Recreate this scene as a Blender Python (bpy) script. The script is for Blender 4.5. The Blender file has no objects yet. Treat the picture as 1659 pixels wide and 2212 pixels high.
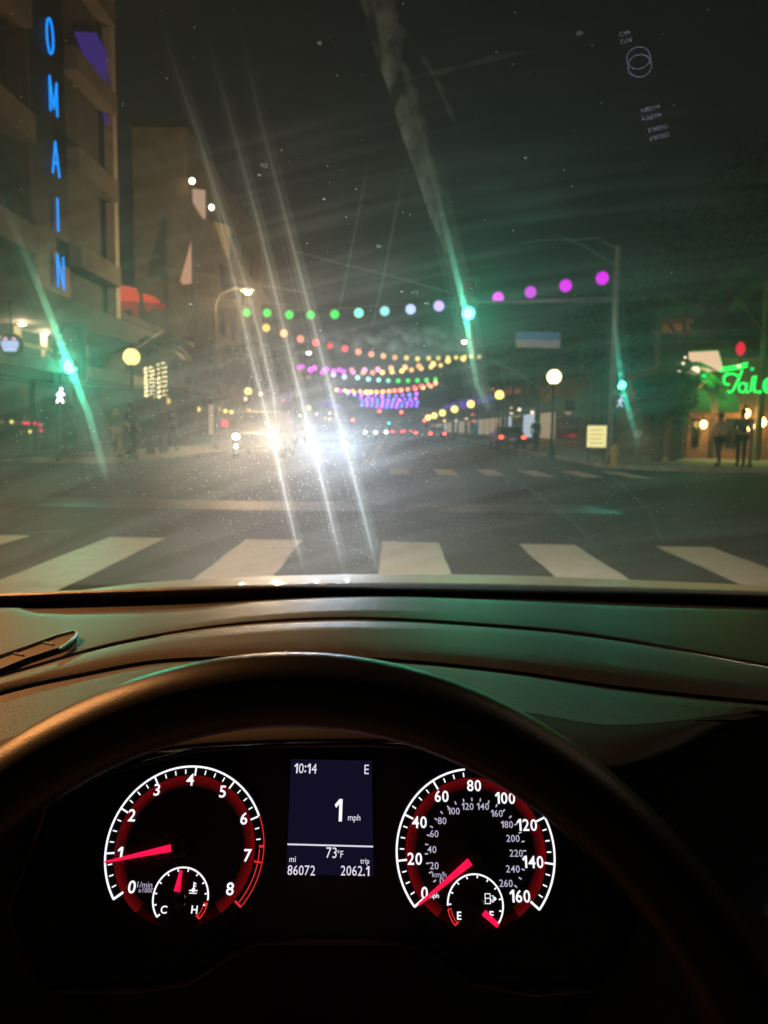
import bpy, bmesh, math, random
from mathutils import Vector, Matrix, Euler
R = math.radians
random.seed(7)
sc = bpy.context.scene
col = sc.collection

# ---------------------------------------------------------------- camera
EYE = 1.20
F = 1663.0                                   # focal length in units of a 1659 px wide photograph
cam = bpy.data.cameras.new("camera")
camo = bpy.data.objects.new("camera", cam)
col.objects.link(camo)
cam.sensor_fit = 'HORIZONTAL'; cam.sensor_width = 26.0; cam.lens = 26.0 * F / 1659.0
camo.location = (0, 0, EYE)
PITCH, YAW, ROLL = -6.18, 0.43, 0.9
camo.rotation_mode = 'XYZ'
CM = (Matrix.Rotation(R(YAW), 3, 'Z') @ Matrix.Rotation(R(90 + PITCH), 3, 'X') @ Matrix.Rotation(R(ROLL), 3, 'Z'))
camo.rotation_euler = CM.to_euler('XYZ')
cam.clip_start = 0.02; cam.clip_end = 2000
cam.dof.use_dof = True; cam.dof.focus_distance = 0.50; cam.dof.aperture_fstop = 12.5
sc.camera = camo
CO = Vector((0, 0, EYE))

# ---------------------------------------------------------------- world and exposure
w = bpy.data.worlds.new("World"); sc.world = w; w.use_nodes = True
wn = w.node_tree
bg = wn.nodes["Background"]
bg.inputs[0].default_value = (0.0098, 0.0100, 0.0086, 1); bg.inputs[1].default_value = 0.55
sc.view_settings.view_transform = 'Standard'; sc.view_settings.look = 'None'
sc.view_settings.exposure = 0.0; sc.view_settings.gamma = 1.0
sc.cycles.use_denoising = True
try:
    sc.cycles.denoiser = 'OPENIMAGEDENOISE'
    sc.cycles.denoising_prefilter = 'ACCURATE'
except Exception:
    pass
sc.cycles.max_bounces = 5; sc.cycles.diffuse_bounces = 2; sc.cycles.glossy_bounces = 3
sc.cycles.transmission_bounces = 2; sc.cycles.volume_bounces = 0; sc.cycles.transparent_max_bounces = 48
sc.cycles.sample_clamp_indirect = 2.0; sc.cycles.sample_clamp_direct = 0
sc.cycles.caustics_reflective = False; sc.cycles.caustics_refractive = False
sc.cycles.use_adaptive_sampling = False

LAMPS = []
def lamp(name, loc, power, color, kind='POINT', radius=0.08, aim=None, angle=70, blend=0.8, parent=None):
    l = bpy.data.lights.new(name, kind); l.energy = power; l.color = color; l.shadow_soft_size = radius
    o = bpy.data.objects.new(name, l); col.objects.link(o); o.location = loc
    if kind == 'SPOT':
        l.spot_size = R(angle); l.spot_blend = blend
        o.rotation_euler = (Vector(aim) - Vector(loc)).to_track_quat('-Z', 'Y').to_euler()
    if parent is not None:
        o.parent = parent; o.location = Vector(loc) - origin(parent)
    LAMPS.append(o)
    return o

# ---------------------------------------------------------------- pixel <-> space helpers (measured on the photograph, 1659 x 2212)
def ray(u, v):
    return (CM @ Vector(((u - 829.5) / F, -(v - 1106.0) / F, -1.0)))
def onplane(u, v, p, n):
    d = ray(u, v); n = Vector(n); t = (Vector(p) - CO).dot(n) / d.dot(n)
    return CO + d * t
def atY(u, v, Y):
    d = ray(u, v); return CO + d * (Y / d.y)
def atX(u, v, X):
    d = ray(u, v); return CO + d * (X / d.x)
def atZ(u, v, Z):
    d = ray(u, v); return CO + d * ((Z - EYE) / d.z)
def pxm(Y):                                   # metres per photo pixel at distance Y
    return Y / F

# ---------------------------------------------------------------- mesh builder
def origin(o):
    p = Vector((0, 0, 0))
    while o is not None:
        p += o.location; o = o.parent
    return p

class MB:
    def __init__(s): s.v = []; s.f = []
    def add(s, vs, fs, M=None):
        n = len(s.v)
        for p in vs:
            p = Vector(p)
            if M is not None: p = M @ p
            s.v.append(p)
        for f in fs: s.f.append([i + n for i in f])
        return s
    def box(s, c, d, M=None, rz=0):
        c = Vector(c); x, y, z = d[0] / 2, d[1] / 2, d[2] / 2
        Rm = Matrix.Rotation(rz, 3, 'Z')
        vs = [c + Rm @ Vector((a * x, b * y, e * z)) for e in (-1, 1) for b in (-1, 1) for a in (-1, 1)]
        return s.add(vs, [(0, 2, 3, 1), (4, 5, 7, 6), (0, 1, 5, 4), (2, 6, 7, 3), (0, 4, 6, 2), (1, 3, 7, 5)], M)
    def bx(s, x0, x1, y0, y1, z0, z1):
        return s.box(((x0 + x1) / 2, (y0 + y1) / 2, (z0 + z1) / 2), (x1 - x0, y1 - y0, z1 - z0))
    def poly(s, pts, M=None): return s.add(pts, [list(range(len(pts)))], M)
    def prism(s, pts, off):                    # closed slab: outline + same outline moved by off
        n = len(pts); off = Vector(off)
        vs = [Vector(p) for p in pts] + [Vector(p) + off for p in pts]
        fs = [list(range(n))[::-1], [i + n for i in range(n)]] + [(i, (i + 1) % n, (i + 1) % n + n, i + n) for i in range(n)]
        return s.add(vs, fs)
    def tube(s, pts, r, n=8, cap=True):
        pts = [Vector(p) for p in pts]; m = len(pts)
        rs = r if isinstance(r, (list, tuple)) else [r] * m
        base = len(s.v); up = None
        for i, p in enumerate(pts):
            d = (pts[min(i + 1, m - 1)] - pts[max(i - 1, 0)]).normalized()
            if up is None:
                up = Vector((0, 0, 1)) if abs(d.z) < 0.9 else Vector((1, 0, 0))
            a = d.cross(up).normalized(); b = a.cross(d).normalized(); up = b
            for k in range(n):
                t = 2 * math.pi * k / n
                s.v.append(p + (a * math.cos(t) + b * math.sin(t)) * rs[i])
        for i in range(m - 1):
            for k in range(n):
                k2 = (k + 1) % n
                s.f.append([base + i * n + k, base + i * n + k2, base + (i + 1) * n + k2, base + (i + 1) * n + k])
        if cap:
            s.f.append([base + k for k in range(n)][::-1]); s.f.append([base + (m - 1) * n + k for k in range(n)])
        return s
    def ball(s, c, r, nu=12, nv=8):
        c = Vector(c); rr = r if isinstance(r, (tuple, list)) else (r, r, r)
        b = len(s.v); s.v.append(c + Vector((0, 0, rr[2])))
        for j in range(1, nv):
            ph = math.pi * j / nv
            for i in range(nu):
                t = 2 * math.pi * i / nu
                s.v.append(c + Vector((rr[0] * math.sin(ph) * math.cos(t), rr[1] * math.sin(ph) * math.sin(t), rr[2] * math.cos(ph))))
        s.v.append(c - Vector((0, 0, rr[2]))); e = len(s.v) - 1
        for i in range(nu):
            s.f.append([b, b + 1 + i, b + 1 + (i + 1) % nu]); s.f.append([e, e - nu + (i + 1) % nu, e - nu + i])
        for j in range(nv - 2):
            for i in range(nu):
                a = b + 1 + j * nu
                s.f.append([a + i, a + nu + i, a + nu + (i + 1) % nu, a + (i + 1) % nu])
        return s
    def lathe(s, prof, c, n=16, axis='Z', M=None):   # prof: (radius, height)
        c = Vector(c); b = len(s.v)
        for (r, h) in prof:
            for k in range(n):
                t = 2 * math.pi * k / n
                if axis == 'Z': p = Vector((r * math.cos(t), r * math.sin(t), h))
                elif axis == 'Y': p = Vector((r * math.cos(t), h, r * math.sin(t)))
                else: p = Vector((h, r * math.cos(t), r * math.sin(t)))
                p = c + p
                s.v.append(M @ p if M is not None else p)
        for j in range(len(prof) - 1):
            for k in range(n):
                k2 = (k + 1) % n
                s.f.append([b + j * n + k, b + j * n + k2, b + (j + 1) * n + k2, b + (j + 1) * n + k])
        s.f.append([b + k for k in range(n)][::-1]); s.f.append([b + (len(prof) - 1) * n + k for k in range(n)])
        return s
    def build(s, name, mat, parent=None, smooth=False):
        me = bpy.data.meshes.new(name)
        off = origin(parent) if parent is not None else Vector((0, 0, 0))
        me.from_pydata([tuple(p - off) for p in s.v], [], s.f)
        me.update()
        bm = bmesh.new(); bm.from_mesh(me); bmesh.ops.recalc_face_normals(bm, faces=bm.faces); bm.to_mesh(me); bm.free()
        if smooth:
            for p in me.polygons: p.use_smooth = True
            try: me.set_sharp_from_angle(angle=R(40))
            except Exception: pass
        me.materials.append(mat)
        o = bpy.data.objects.new(name, me); col.objects.link(o)
        if parent is not None: o.parent = parent
        return o

def tag(o, label=None, cat=None, group=None, kind=None):
    if label: o['label'] = label
    if cat: o['category'] = cat
    if group: o['group'] = group
    if kind: o['kind'] = kind
    return o
def empty(name, loc, label, cat, group=None, rz=0):
    o = bpy.data.objects.new(name, None); col.objects.link(o)
    o.location = loc; o.rotation_euler = (0, 0, rz); o.empty_display_size = 0.2
    return tag(o, label, cat, group)
def struct(o): o['kind'] = 'structure'; return o
KIDS = {}
def copy_tree(o, parent=None):
    c = o.copy(); col.objects.link(c); c.parent = parent
    for ch in [x for x in bpy.data.objects if x.parent == o]: copy_tree(ch, c)
    return c

# ---------------------------------------------------------------- materials
def new_mat(name):
    m = bpy.data.materials.new(name); m.use_nodes = True
    return m, m.node_tree.nodes, m.node_tree.links
def mat(name, c, rough=0.6, metal=0.0, var=0.25, scale=6.0, bump=0.0, bscale=60.0, spec=0.5, coat=0.0):
    m, N, L = new_mat(name)
    b = N["Principled BSDF"]
    b.inputs["Roughness"].default_value = rough; b.inputs["Metallic"].default_value = metal
    b.inputs["Specular IOR Level"].default_value = spec
    b.inputs["Coat Weight"].default_value = coat
    tc = N.new("ShaderNodeTexCoord"); no = N.new("ShaderNodeTexNoise")
    no.inputs["Scale"].default_value = scale; no.inputs["Detail"].default_value = 6
    L.new(tc.outputs["Object"], no.inputs["Vector"])
    r = N.new("ShaderNodeValToRGB"); e = r.color_ramp.elements
    e[0].position = 0.3; e[1].position = 0.72
    e[0].color = tuple(x * (1 - var) for x in c) + (1,); e[1].color = tuple(min(1, x * (1 + var)) for x in c) + (1,)
    L.new(no.outputs["Fac"], r.inputs["Fac"]); L.new(r.outputs["Color"], b.inputs["Base Color"])
    if bump:
        n2 = N.new("ShaderNodeTexNoise"); n2.inputs["Scale"].default_value = bscale; n2.inputs["Detail"].default_value = 3
        L.new(tc.outputs["Object"], n2.inputs["Vector"])
        bp = N.new("ShaderNodeBump"); bp.inputs["Strength"].default_value = bump; bp.inputs["Distance"].default_value = 0.01
        L.new(n2.outputs["Fac"], bp.inputs["Height"]); L.new(bp.outputs["Normal"], b.inputs["Normal"])
    return m
def emis(name, c, s=1.0, sample=False):
    m, N, L = new_mat(name)
    N.remove(N["Principled BSDF"]); e = N.new("ShaderNodeEmission")
    e.inputs[0].default_value = tuple(c) + (1,); e.inputs[1].default_value = s
    L.new(e.outputs[0], N["Material Output"].inputs["Surface"])
    try: m.cycles.emission_sampling = 'AUTO' if sample else 'NONE'
    except Exception: pass
    return m
def scatter(name, lobes):                      # forward-scattering dirt and glare: lobes of (density 1/m, anisotropy, colour)
    m, N, L = new_mat(name)
    N.remove(N["Principled BSDF"]); last = None
    for d, g, c in lobes:
        v = N.new("ShaderNodeVolumeScatter")
        v.inputs["Color"].default_value = tuple(c) + (1,); v.inputs["Density"].default_value = d; v.inputs["Anisotropy"].default_value = g
        if last is None: last = v.outputs[0]
        else:
            a = N.new("ShaderNodeAddShader"); L.new(last, a.inputs[0]); L.new(v.outputs[0], a.inputs[1]); last = a.outputs[0]
    L.new(last, N["Material Output"].inputs["Volume"])
    return m

M_ASPH, N, L = new_mat("asphalt")
b = N["Principled BSDF"]; tc = N.new("ShaderNodeTexCoord")
n1 = N.new("ShaderNodeTexNoise"); n1.inputs["Scale"].default_value = 0.35; n1.inputs["Detail"].default_value = 8; n1.inputs["Roughness"].default_value = 0.65
n2 = N.new("ShaderNodeTexNoise"); n2.inputs["Scale"].default_value = 45; n2.inputs["Detail"].default_value = 4
L.new(tc.outputs["Object"], n1.inputs["Vector"]); L.new(tc.outputs["Object"], n2.inputs["Vector"])
mx = N.new("ShaderNodeMix"); mx.data_type = 'RGBA'; mx.inputs[0].default_value = 0.45
r1 = N.new("ShaderNodeValToRGB"); r1.color_ramp.elements[0].position = 0.32; r1.color_ramp.elements[1].position = 0.7
r1.color_ramp.elements[0].color = (0.030, 0.029, 0.028, 1); r1.color_ramp.elements[1].color = (0.075, 0.072, 0.068, 1)
r2 = N.new("ShaderNodeValToRGB"); r2.color_ramp.elements[0].position = 0.35; r2.color_ramp.elements[1].position = 0.7
r2.color_ramp.elements[0].color = (0.028, 0.027, 0.026, 1); r2.color_ramp.elements[1].color = (0.095, 0.09, 0.085, 1)
L.new(n1.outputs["Fac"], r1.inputs["Fac"]); L.new(n2.outputs["Fac"], r2.inputs["Fac"])
L.new(r1.outputs["Color"], mx.inputs[6]); L.new(r2.outputs["Color"], mx.inputs[7]); L.new(mx.outputs[2], b.inputs["Base Color"])
rr = N.new("ShaderNodeMapRange"); rr.inputs[3].default_value = 0.66; rr.inputs[4].default_value = 0.92; b.inputs["Specular IOR Level"].default_value = 0.22
L.new(n1.outputs["Fac"], rr.inputs[0]); L.new(rr.outputs[0], b.inputs["Roughness"])
bp = N.new("ShaderNodeBump"); bp.inputs["Strength"].default_value = 0.5; bp.inputs["Distance"].default_value = 0.01
L.new(n2.outputs["Fac"], bp.inputs["Height"]); L.new(bp.outputs["Normal"], b.inputs["Normal"])

M_PAINT, N, L = new_mat("road_paint")
b = N["Principled BSDF"]; b.inputs["Roughness"].default_value = 0.6
tc = N.new("ShaderNodeTexCoord"); n1 = N.new("ShaderNodeTexNoise"); n1.inputs["Scale"].default_value = 5.5; n1.inputs["Detail"].default_value = 12; n1.inputs["Roughness"].default_value = 0.82
L.new(tc.outputs["Object"], n1.inputs["Vector"])
r1 = N.new("ShaderNodeValToRGB"); e = r1.color_ramp.elements
e[0].position = 0.28; e[0].color = (0.10, 0.097, 0.09, 1); e[1].position = 0.46; e[1].color = (0.38, 0.375, 0.35, 1)
e2 = r1.color_ramp.elements.new(0.75); e2.color = (0.48, 0.475, 0.45, 1)
L.new(n1.outputs["Fac"], r1.inputs["Fac"]); L.new(r1.outputs["Color"], b.inputs["Base Color"])

M_CONC = mat("pavement_concrete", (0.26, 0.25, 0.23), 0.8, var=0.3, scale=2.0, bump=0.2, bscale=40)
M_KERB = mat("kerb_concrete", (0.32, 0.31, 0.28), 0.8, var=0.3, scale=3.0)
M_STUC = mat("stucco", (0.085, 0.070, 0.055), 0.85, var=0.2, scale=1.2, bump=0.1)
M_STUCL = mat("light_stucco", (0.16, 0.13, 0.10), 0.85, var=0.2, scale=1.2, bump=0.1)
M_STUCD = mat("dark_stucco", (0.026, 0.022, 0.018), 0.85, var=0.25, scale=1.2)
M_DARK = mat("dark_cladding", (0.028, 0.026, 0.028), 0.6, var=0.25, scale=2)
M_CREAM = mat("cream_trim", (0.42, 0.36, 0.26), 0.7, var=0.2, scale=3)
M_BRICK = mat("brown_brick", (0.22, 0.13, 0.08), 0.85, var=0.3, scale=8)
M_GLASS = mat("dark_window_glass", (0.015, 0.017, 0.02), 0.12, var=0.1)
M_METAL = mat("galvanised_steel", (0.15, 0.15, 0.145), 0.55, 0.4, var=0.2, scale=5)
M_POLE = mat("dark_painted_steel", (0.022, 0.023, 0.022), 0.5, 0.3, var=0.2, scale=5)
M_HOUS = mat("signal_housing_black", (0.02, 0.021, 0.02), 0.5, var=0.2)
M_LEAF = mat("dark_leaf", (0.045, 0.07, 0.025), 0.6, var=0.5, scale=3)
M_LEAF2 = mat("frond_leaf", (0.06, 0.10, 0.035), 0.5, var=0.4, scale=3)
M_BARK = mat("bark", (0.12, 0.09, 0.065), 0.9, var=0.35, scale=9)
M_BLACKP = mat("black_plastic", (0.016, 0.016, 0.017), 0.45, var=0.2, scale=20)
M_RUBBER = mat("tyre_rubber", (0.02, 0.02, 0.02), 0.8, var=0.2)
M_CABLE = mat("black_cable", (0.02, 0.02, 0.02), 0.7)

# ================================================================= SETTING
g = MB().poly([(-400, -60, 0), (400, -60, 0), (400, 900, 0), (-400, 900, 0)])
struct(g.build("road", M_ASPH))
KX = 7.3                                       # kerb line of the far street
def block(x0, x1, y0, y1, r=3.0, corner=None):
    pts = []
    cs = {'sw': (x0, y0), 'se': (x1, y0), 'ne': (x1, y1), 'nw': (x0, y1)}
    for k in ('sw', 'se', 'ne', 'nw'):
        cx, cy = cs[k]
        if k == corner:
            sx = 1 if k[1] == 'w' else -1; sy = 1 if k[0] == 's' else -1
            ox, oy = cx + sx * r, cy + sy * r
            a0 = {'sw': 180, 'se': 270, 'ne': 0, 'nw': 90}[k]
            for i in range(13):
                t = R(a0 + 90 * i / 12); pts.append((ox + r * math.cos(t), oy + r * math.sin(t)))
        else: pts.append((cx, cy))
    return pts
for nm, pts in (("pavement", block(-60, -KX, 23.6, 300, corner='se')), ("pavement", block(KX, 60, 24.2, 300, corner='sw')),
                ("pavement", block(-60, -KX, -40, 6.0, corner='ne')), ("pavement", block(KX, 60, -40, 6.0, corner='nw'))):
    inner = [(p[0], p[1], 0.0) for p in pts]
    struct(MB().prism([(p[0], p[1], 0.004) for p in pts], (0, 0, 0.13)).build("pavement", M_CONC))
    k = MB(); cx = sum(p[0] for p in pts) / len(pts); cy = sum(p[1] for p in pts) / len(pts)
    n = len(pts)
    ring = [Vector((p[0], p[1], 0)) for p in pts]
    for i in range(n):
        a, c = ring[i], ring[(i + 1) % n]; d = (c - a)
        if d.length > 100: continue
        nn = Vector((d.y, -d.x, 0)).normalized() * 0.14
        k.prism([a + Vector((0, 0, 0.002)), c + Vector((0, 0, 0.002)), c + nn + Vector((0, 0, 0.002)), a + nn + Vector((0, 0, 0.002))], (0, 0, 0.138))
    struct(k.build("kerb", M_KERB))
cw = MB()
for k in range(-7, 8):
    x = -0.08 + 1.45 * k
    n = 10
    left = []; right = []
    for i in range(n + 1):
        y = 4.9 + (8.12 - 4.9) * i / n
        left.append(Vector((x + random.uniform(-.008, .008), y, 0.004))); right.append(Vector((x + 0.60 + random.uniform(-.008, .008), y, 0.004)))
    cw.poly(left + right[::-1])
struct(cw.build("crosswalk", M_PAINT))
cw = MB()
for k in range(-5, 6):
    x = 0.0 + 1.28 * k
    if abs(x) > 6.6 or x < -1: continue
    cw.poly([(x, 20.4, 0.004), (x, 23.4, 0.004), (x + 0.55, 23.4, 0.004), (x + 0.55, 20.4, 0.004)])
struct(cw.build("far_crosswalk", mat("fresh_road_paint", (.72, .71, .68), .6, var=.15, scale=4)))
M_YEL = mat("yellow_paint", (0.45, 0.30, 0.05), 0.6, var=0.35, scale=4)
cl = MB()
for x in (-0.95, -0.75): cl.poly([(x, 25.5, 0.004), (x, 150, 0.004), (x + 0.1, 150, 0.004), (x + 0.1, 25.5, 0.004)])
struct(cl.build("centre_line", M_YEL))
M_PATCH = mat("darker_asphalt", (0.030, 0.029, 0.029), 0.5, var=0.3, scale=2, bump=0.3, bscale=50)
pt = MB().poly([(-8, 11.2, 0.003), (-2.0, 11.0, 0.003), (3.5, 11.4, 0.003), (3.2, 12.6, 0.003), (-2.2, 12.4, 0.003), (-8, 12.5, 0.003)])
struct(pt.build("road_patch", M_PATCH))

# ================================================================= BUILDINGS, LEFT
XW = -10.5
b1 = empty("tall_building", (-16, 18, 0), "tall brown building on the left corner with ribbed upper floors above a storefront", "building")
MB().bx(-30, XW, 6, 29.0, 4.75, 34).build("wall", mat("brown_stucco", (.055, .045, .034), .85, var=.2, scale=1.2), b1)
MB().bx(-30, -11.3, 5.5, 28.6, 0.13, 4.05).build("storefront", M_DARK, b1)
MB().bx(-30, -9.2, 5.0, 31.0, 4.06, 4.74).build("overhang", M_STUC, b1)
for i, z in enumerate((5.9, 8.9, 11.9, 14.9, 17.9, 20.9, 23.9)):
    MB().bx(XW + 0.002, XW + 0.55, 6.2, 22.2, z, z + 0.75).build("floor_band", M_STUCL, b1)
    MB().bx(XW + 0.002, XW + 0.5, 25.3, 28.9, z + 0.3, z + 1.0).build("balcony", M_STUCL, b1)
    for (ya, yb) in ((8, 11.4), (12, 15.4), (16, 21.6)):
        f = MB().bx(XW + 0.003, XW + 0.05, ya, yb, z + 1.0, z + 2.6).build("window", M_GLASS, b1)
MB().bx(XW + 0.003, XW + 0.32, 28.9, 29.3, 4.8, 33.9).build("corner_pier", M_CREAM, b1)
MB().bx(XW + 0.003, XW + 0.30, 22.3, 22.5, 4.8, 33.9).build("pier", M_STUCD, b1)
MB().bx(XW + 0.004, XW + 0.14, 22.52, 25.2, 4.8, 33.9).build("sign_strip", mat("near_black_cladding", (.006, .006, .008), .6, spec=.2), b1)
M_PURP = emis("painted_purple_wash", (0.10, 0.045, 0.40), 0.32)
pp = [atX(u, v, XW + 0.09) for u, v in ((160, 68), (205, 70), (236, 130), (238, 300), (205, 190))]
MB().prism(pp, (0.05, 0, 0)).build("painted_soffit_glow", M_PURP, b1)  # glowing panel stands in for purple light on the soffit
# storefront under the overhang: clerestory, mullions, awning slab
M_CLER = emis("clerestory_glow", (0.20, 0.17, 0.11), 0.35)
MB().bx(-11.28, -11.22, 12, 28.4, 3.05, 4.0).build("clerestory", M_CLER, b1)
for y in [12.6 + 1.75 * i for i in range(10)]:
    MB().bx(-11.2, -11.05, y, y + 0.18, 2.97, 4.05).build("mullion", M_CREAM, b1)
MB().bx(-11.04, -10.98, 12, 28.4, 3.5, 3.6).build("transom", M_CREAM, b1)
MB().bx(-11.25, -9.3, 12, 30.0, 2.62, 2.96).build("awning", M_CREAM, b1)
for (ya, yb) in ((12.5, 15), (15.4, 18), (18.4, 21), (21.4, 24), (24.4, 27.6)):
    MB().bx(-11.29, -11.24, ya, yb, 0.35, 2.5).build("shop_window", M_GLASS, b1)
M_WARM = emis("warm_lamp_glass", (1.0, 0.80, 0.50), 9)
M_WARMW = emis("warm_white_lamp_glass", (1.0, 0.88, 0.66), 12)
for i, (u, v) in enumerate(((48, 700), (97, 720), (172, 755), (198, 768))):
    p = atZ(u, v, 4.02)
    d = MB().lathe([(0.13, 0.035), (0.15, 0.02), (0.15, 0.0), (0.06, 0.0)], p, 14).build("downlight", M_CREAM, b1)
    MB().lathe([(0.085, -0.004), (0.085, -0.03), (0.04, -0.045)], p, 12).build("lens", M_WARMW, d)
    lamp("downlight_lamp", p - Vector((0, 0, 0.1)), 55, (1, .78, .5), radius=0.05, parent=b1)

# neon letters on the strip
M_BLUE = emis("blue_neon", (0.0, 0.27, 1.0), 1.5)
sg = empty("vertical_sign", (XW, 24.1, 5), "tall vertical sign of glowing blue letters running down the corner building", "sign")
def stroke(mb, ax0, pts, r):                   # pts in (along y, up z)
    mb.tube([(XW + 0.22, ax0[0] + p[0], ax0[1] + p[1]) for p in pts], r, 6)
GL = {'D': [[(0, 0), (0, 1), (.5, .85), (.6, .5), (.5, .15), (0, 0)]],
      'O': [[(.3 + .3 * math.cos(t * math.pi / 8), .5 + .5 * math.sin(t * math.pi / 8)) for t in range(17)]],
      'M': [[(0, 0), (0, 1), (.33, .15), (.66, 1), (.66, 0)]], 'A': [[(0, 0), (.32, 1), (.64, 0)], [(.13, .36), (.51, .36)]],
      'I': [[(.3, 0), (.3, 1)]], 'N': [[(0, 0), (0, 1), (.6, 0), (.6, 1)]]}
for ch, u, v in (('D', 100, -60), ('O', 108, 78), ('M', 115, 208), ('A', 120, 342), ('I', 125, 464), ('N', 131, 587)):
    c = atX(u, v, XW + 0.22)
    h = 0.98; wd = 0.72
    m = MB()
    for st in GL[ch]:
        stroke(m, (c.y - 0.3 * wd, c.z - h / 2), [(p[0] * wd, p[1] * h) for p in st], 0.026)
    m.build("letter", M_BLUE, sg)

# red awning lights on next facade
b1b = empty("low_building", (-17, 36, 0), "low dark building next to the tall one with red signs over its roof edge", "building")
MB().bx(-26, -11.0, 29.3, 44, 0.13, 5.4).build("wall", M_DARK, b1b)
MB().bx(-26.1, -10.85, 29.28, 44.1, 5.4, 5.7).build("parapet", M_STUCD, b1b)
for z in (3.4,):
    for y in (33, 36, 39, 42): MB().bx(-10.98, -10.94, y - .9, y + .9, z, z + 1.3).build("window", M_GLASS, b1b)
MB().bx(-10.98, -9.6, 31, 43.8, 2.9, 3.1).build("canopy", M_DARK, b1b)
M_RED = emis("red_neon", (1.0, 0.09, 0.05), 0.55)
rs = empty("red_sign", (-10.6, 32, 6), "larger red glowing sign over the roof edge of the low dark building, nearer of two", "sign", "red glowing signs on the left facade")
def sign_poly(root, pxs, X, mname, mat_, th=0.08):
    MB().prism([atX(u, v, X) for u, v in pxs], (th, 0, 0)).build(mname, mat_, root)
sign_poly(rs, ((252, 615), (290, 622), (298, 640), (296, 652), (253, 650)), -10.75, "upper_panel", M_RED)
M_RED2 = emis("dim_red_neon", (1.0, 0.10, 0.07), 0.22)
sign_poly(rs, ((256, 650.5), (296, 652.5), (293, 684), (287, 684), (285, 668), (258, 672)), -10.75, "lower_panel", M_RED2)
rs2 = empty("red_sign", (-10.6, 35, 6), "smaller red glowing sign further along the low dark roof", "sign", "red glowing signs on the left facade")
sign_poly(rs2, ((308, 634), (325, 638), (342, 650), (341, 655), (310, 652)), -10.75, "upper_panel", M_RED)
sign_poly(rs2, ((312, 652.5), (341, 655.5), (356, 660), (354, 668), (332, 664), (320, 672), (313, 668)), -10.75, "lower_panel", M_RED2)

# tall pale building further on
b2 = empty("tower_block", (-18, 60, 0), "pale tower block with a flat roof behind the low dark building", "building")
MB().bx(-16.4, -13.0, 50, 78, 0.13, 19.6).build("wall", mat("pale_stucco", (0.30, 0.24, 0.17), 0.85, var=.2, scale=1.2), b2)
MB().bx(-16.5, -12.9, 49.9, 78.1, 19.6, 20.0).build("roof", M_STUCD, b2)
for z in (4.6, 8.0, 11.4, 14.8):
    for y in (60, 64, 68, 72): MB().bx(-12.98, -12.94, y - .9, y + .9, z, z + 1.9).build("window", M_GLASS, b2)
M_SALM = emis("painted_wall_wash", (1.0, 0.62, 0.42), 0.42)
M_GOLD = emis("painted_gold_wash", (0.75, 0.42, 0.12), 0.22)
sign_poly(b2, ((416, 408), (441, 411), (441, 474), (432, 462), (417, 436)), -12.9, "painted_wash_panel", M_SALM)  # glowing quad stands in for a wash of light on the wall
b3 = empty("pale_building", (-16, 90, 0), "lower far building beyond the tower block", "building")
MB().bx(-22, -13.5, 79, 120, 0.13, 15).build("wall", M_STUCD, b3)
MB().bx(-22.1, -13.4, 78.9, 120.1, 15, 15.4).build("roof", M_STUC, b3)
for z in (4.6, 8.0, 11.4):
    for y in (84, 90, 96, 102): MB().bx(-13.48, -13.42, y - 1.2, y + 1.2, z, z + 1.9).build("window", M_GLASS, b3)
bl = empty("painted_gold_patch", (-13, 57, 12), "gold glowing patch imitating floodlight on the tower block wall", "banner")
sign_poly(bl, ((462, 478), (496, 490), (494, 560), (480, 530)), -12.75, "glowing_sheet", M_GOLD, 0.05)  # added sheet; its glow imitates gold light on the wall
MB().tube([atX(460, 476, -12.72), atX(498, 489, -12.72)], 0.05, 6).build("rod", M_POLE, bl)
for i, (u, v, lab) in enumerate(((415, 391, "upper round lamp on the tower block wall"), (457, 448, "lower round lamp on the tower block wall by the gold patch"))):
    p = atX(u, v, -12.5)
    wl = empty("wall_lamp", p, lab, "lamp", "round lamps on the tower block")
    MB().ball(p, 0.17, 12, 8).build("bulb", M_WARM, wl)
    MB().tube([p + Vector((0, 0, .16)), p + Vector((-.2, 0, .3)), p + Vector((-.45, 0, .3))], 0.03, 6).build("bracket", M_POLE, wl)
# salmon sail banner
fl = empty("sail_flag", atY(402, 620, 44), "tall narrow salmon triangular sail banner above the low dark building", "flag")
MB().prism([atY(413, 520, 44), atY(389, 607, 44), atY(396, 614, 44), atY(414, 612, 44)], (0, 0.05, 0)).build("glowing_sheet", emis("painted_glow_salmon_cloth", (1.0, 0.50, 0.30), 0.45), fl)  # emission in the cloth stands in for light falling on it
MB().tube([atY(414, 519, 44.1), atY(416, 690, 44.1)], 0.06, 6).build("mast", M_POLE, fl)

# low shops along both sides further on
M_SHOPW = emis("shop_glow", (1.0, 0.72, 0.45), 0.30)
M_SHOPR = emis("shop_red_glow", (1.0, 0.12, 0.12), 0.45)
M_SHOPC = emis("shop_cool_glow", (0.75, 0.85, 1.0), 0.55)
shops = [(-1, 46, 49.5, 6, "brown", "brown shop with a dark awning on the left kerb, nearest of the left shops"), (-1, 124, 150, 9, "cream", "cream shop far down the left side of the street"),
         (1, 45, 58, 6.5, "brick", "brick shop with bright windows right of the parked dark car"), (1, 59, 76, 8.5, "stucco", "stucco shop with cool lit windows on the right side"),
         (1, 77, 105, 10, "dark", "dark shop block far down the right side"), (1, 106, 150, 12, "cream", "tallest cream block far down the right side"), (-1, 151, 200, 10, "brick", "brick block at the far left end of the street"),
         (1, 151, 210, 9, "brick", "brick block at the far right end of the street")]
SM = {"brown": M_STUCD, "cream": M_STUC, "brick": M_BRICK, "stucco": M_STUC, "dark": M_DARK}
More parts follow.
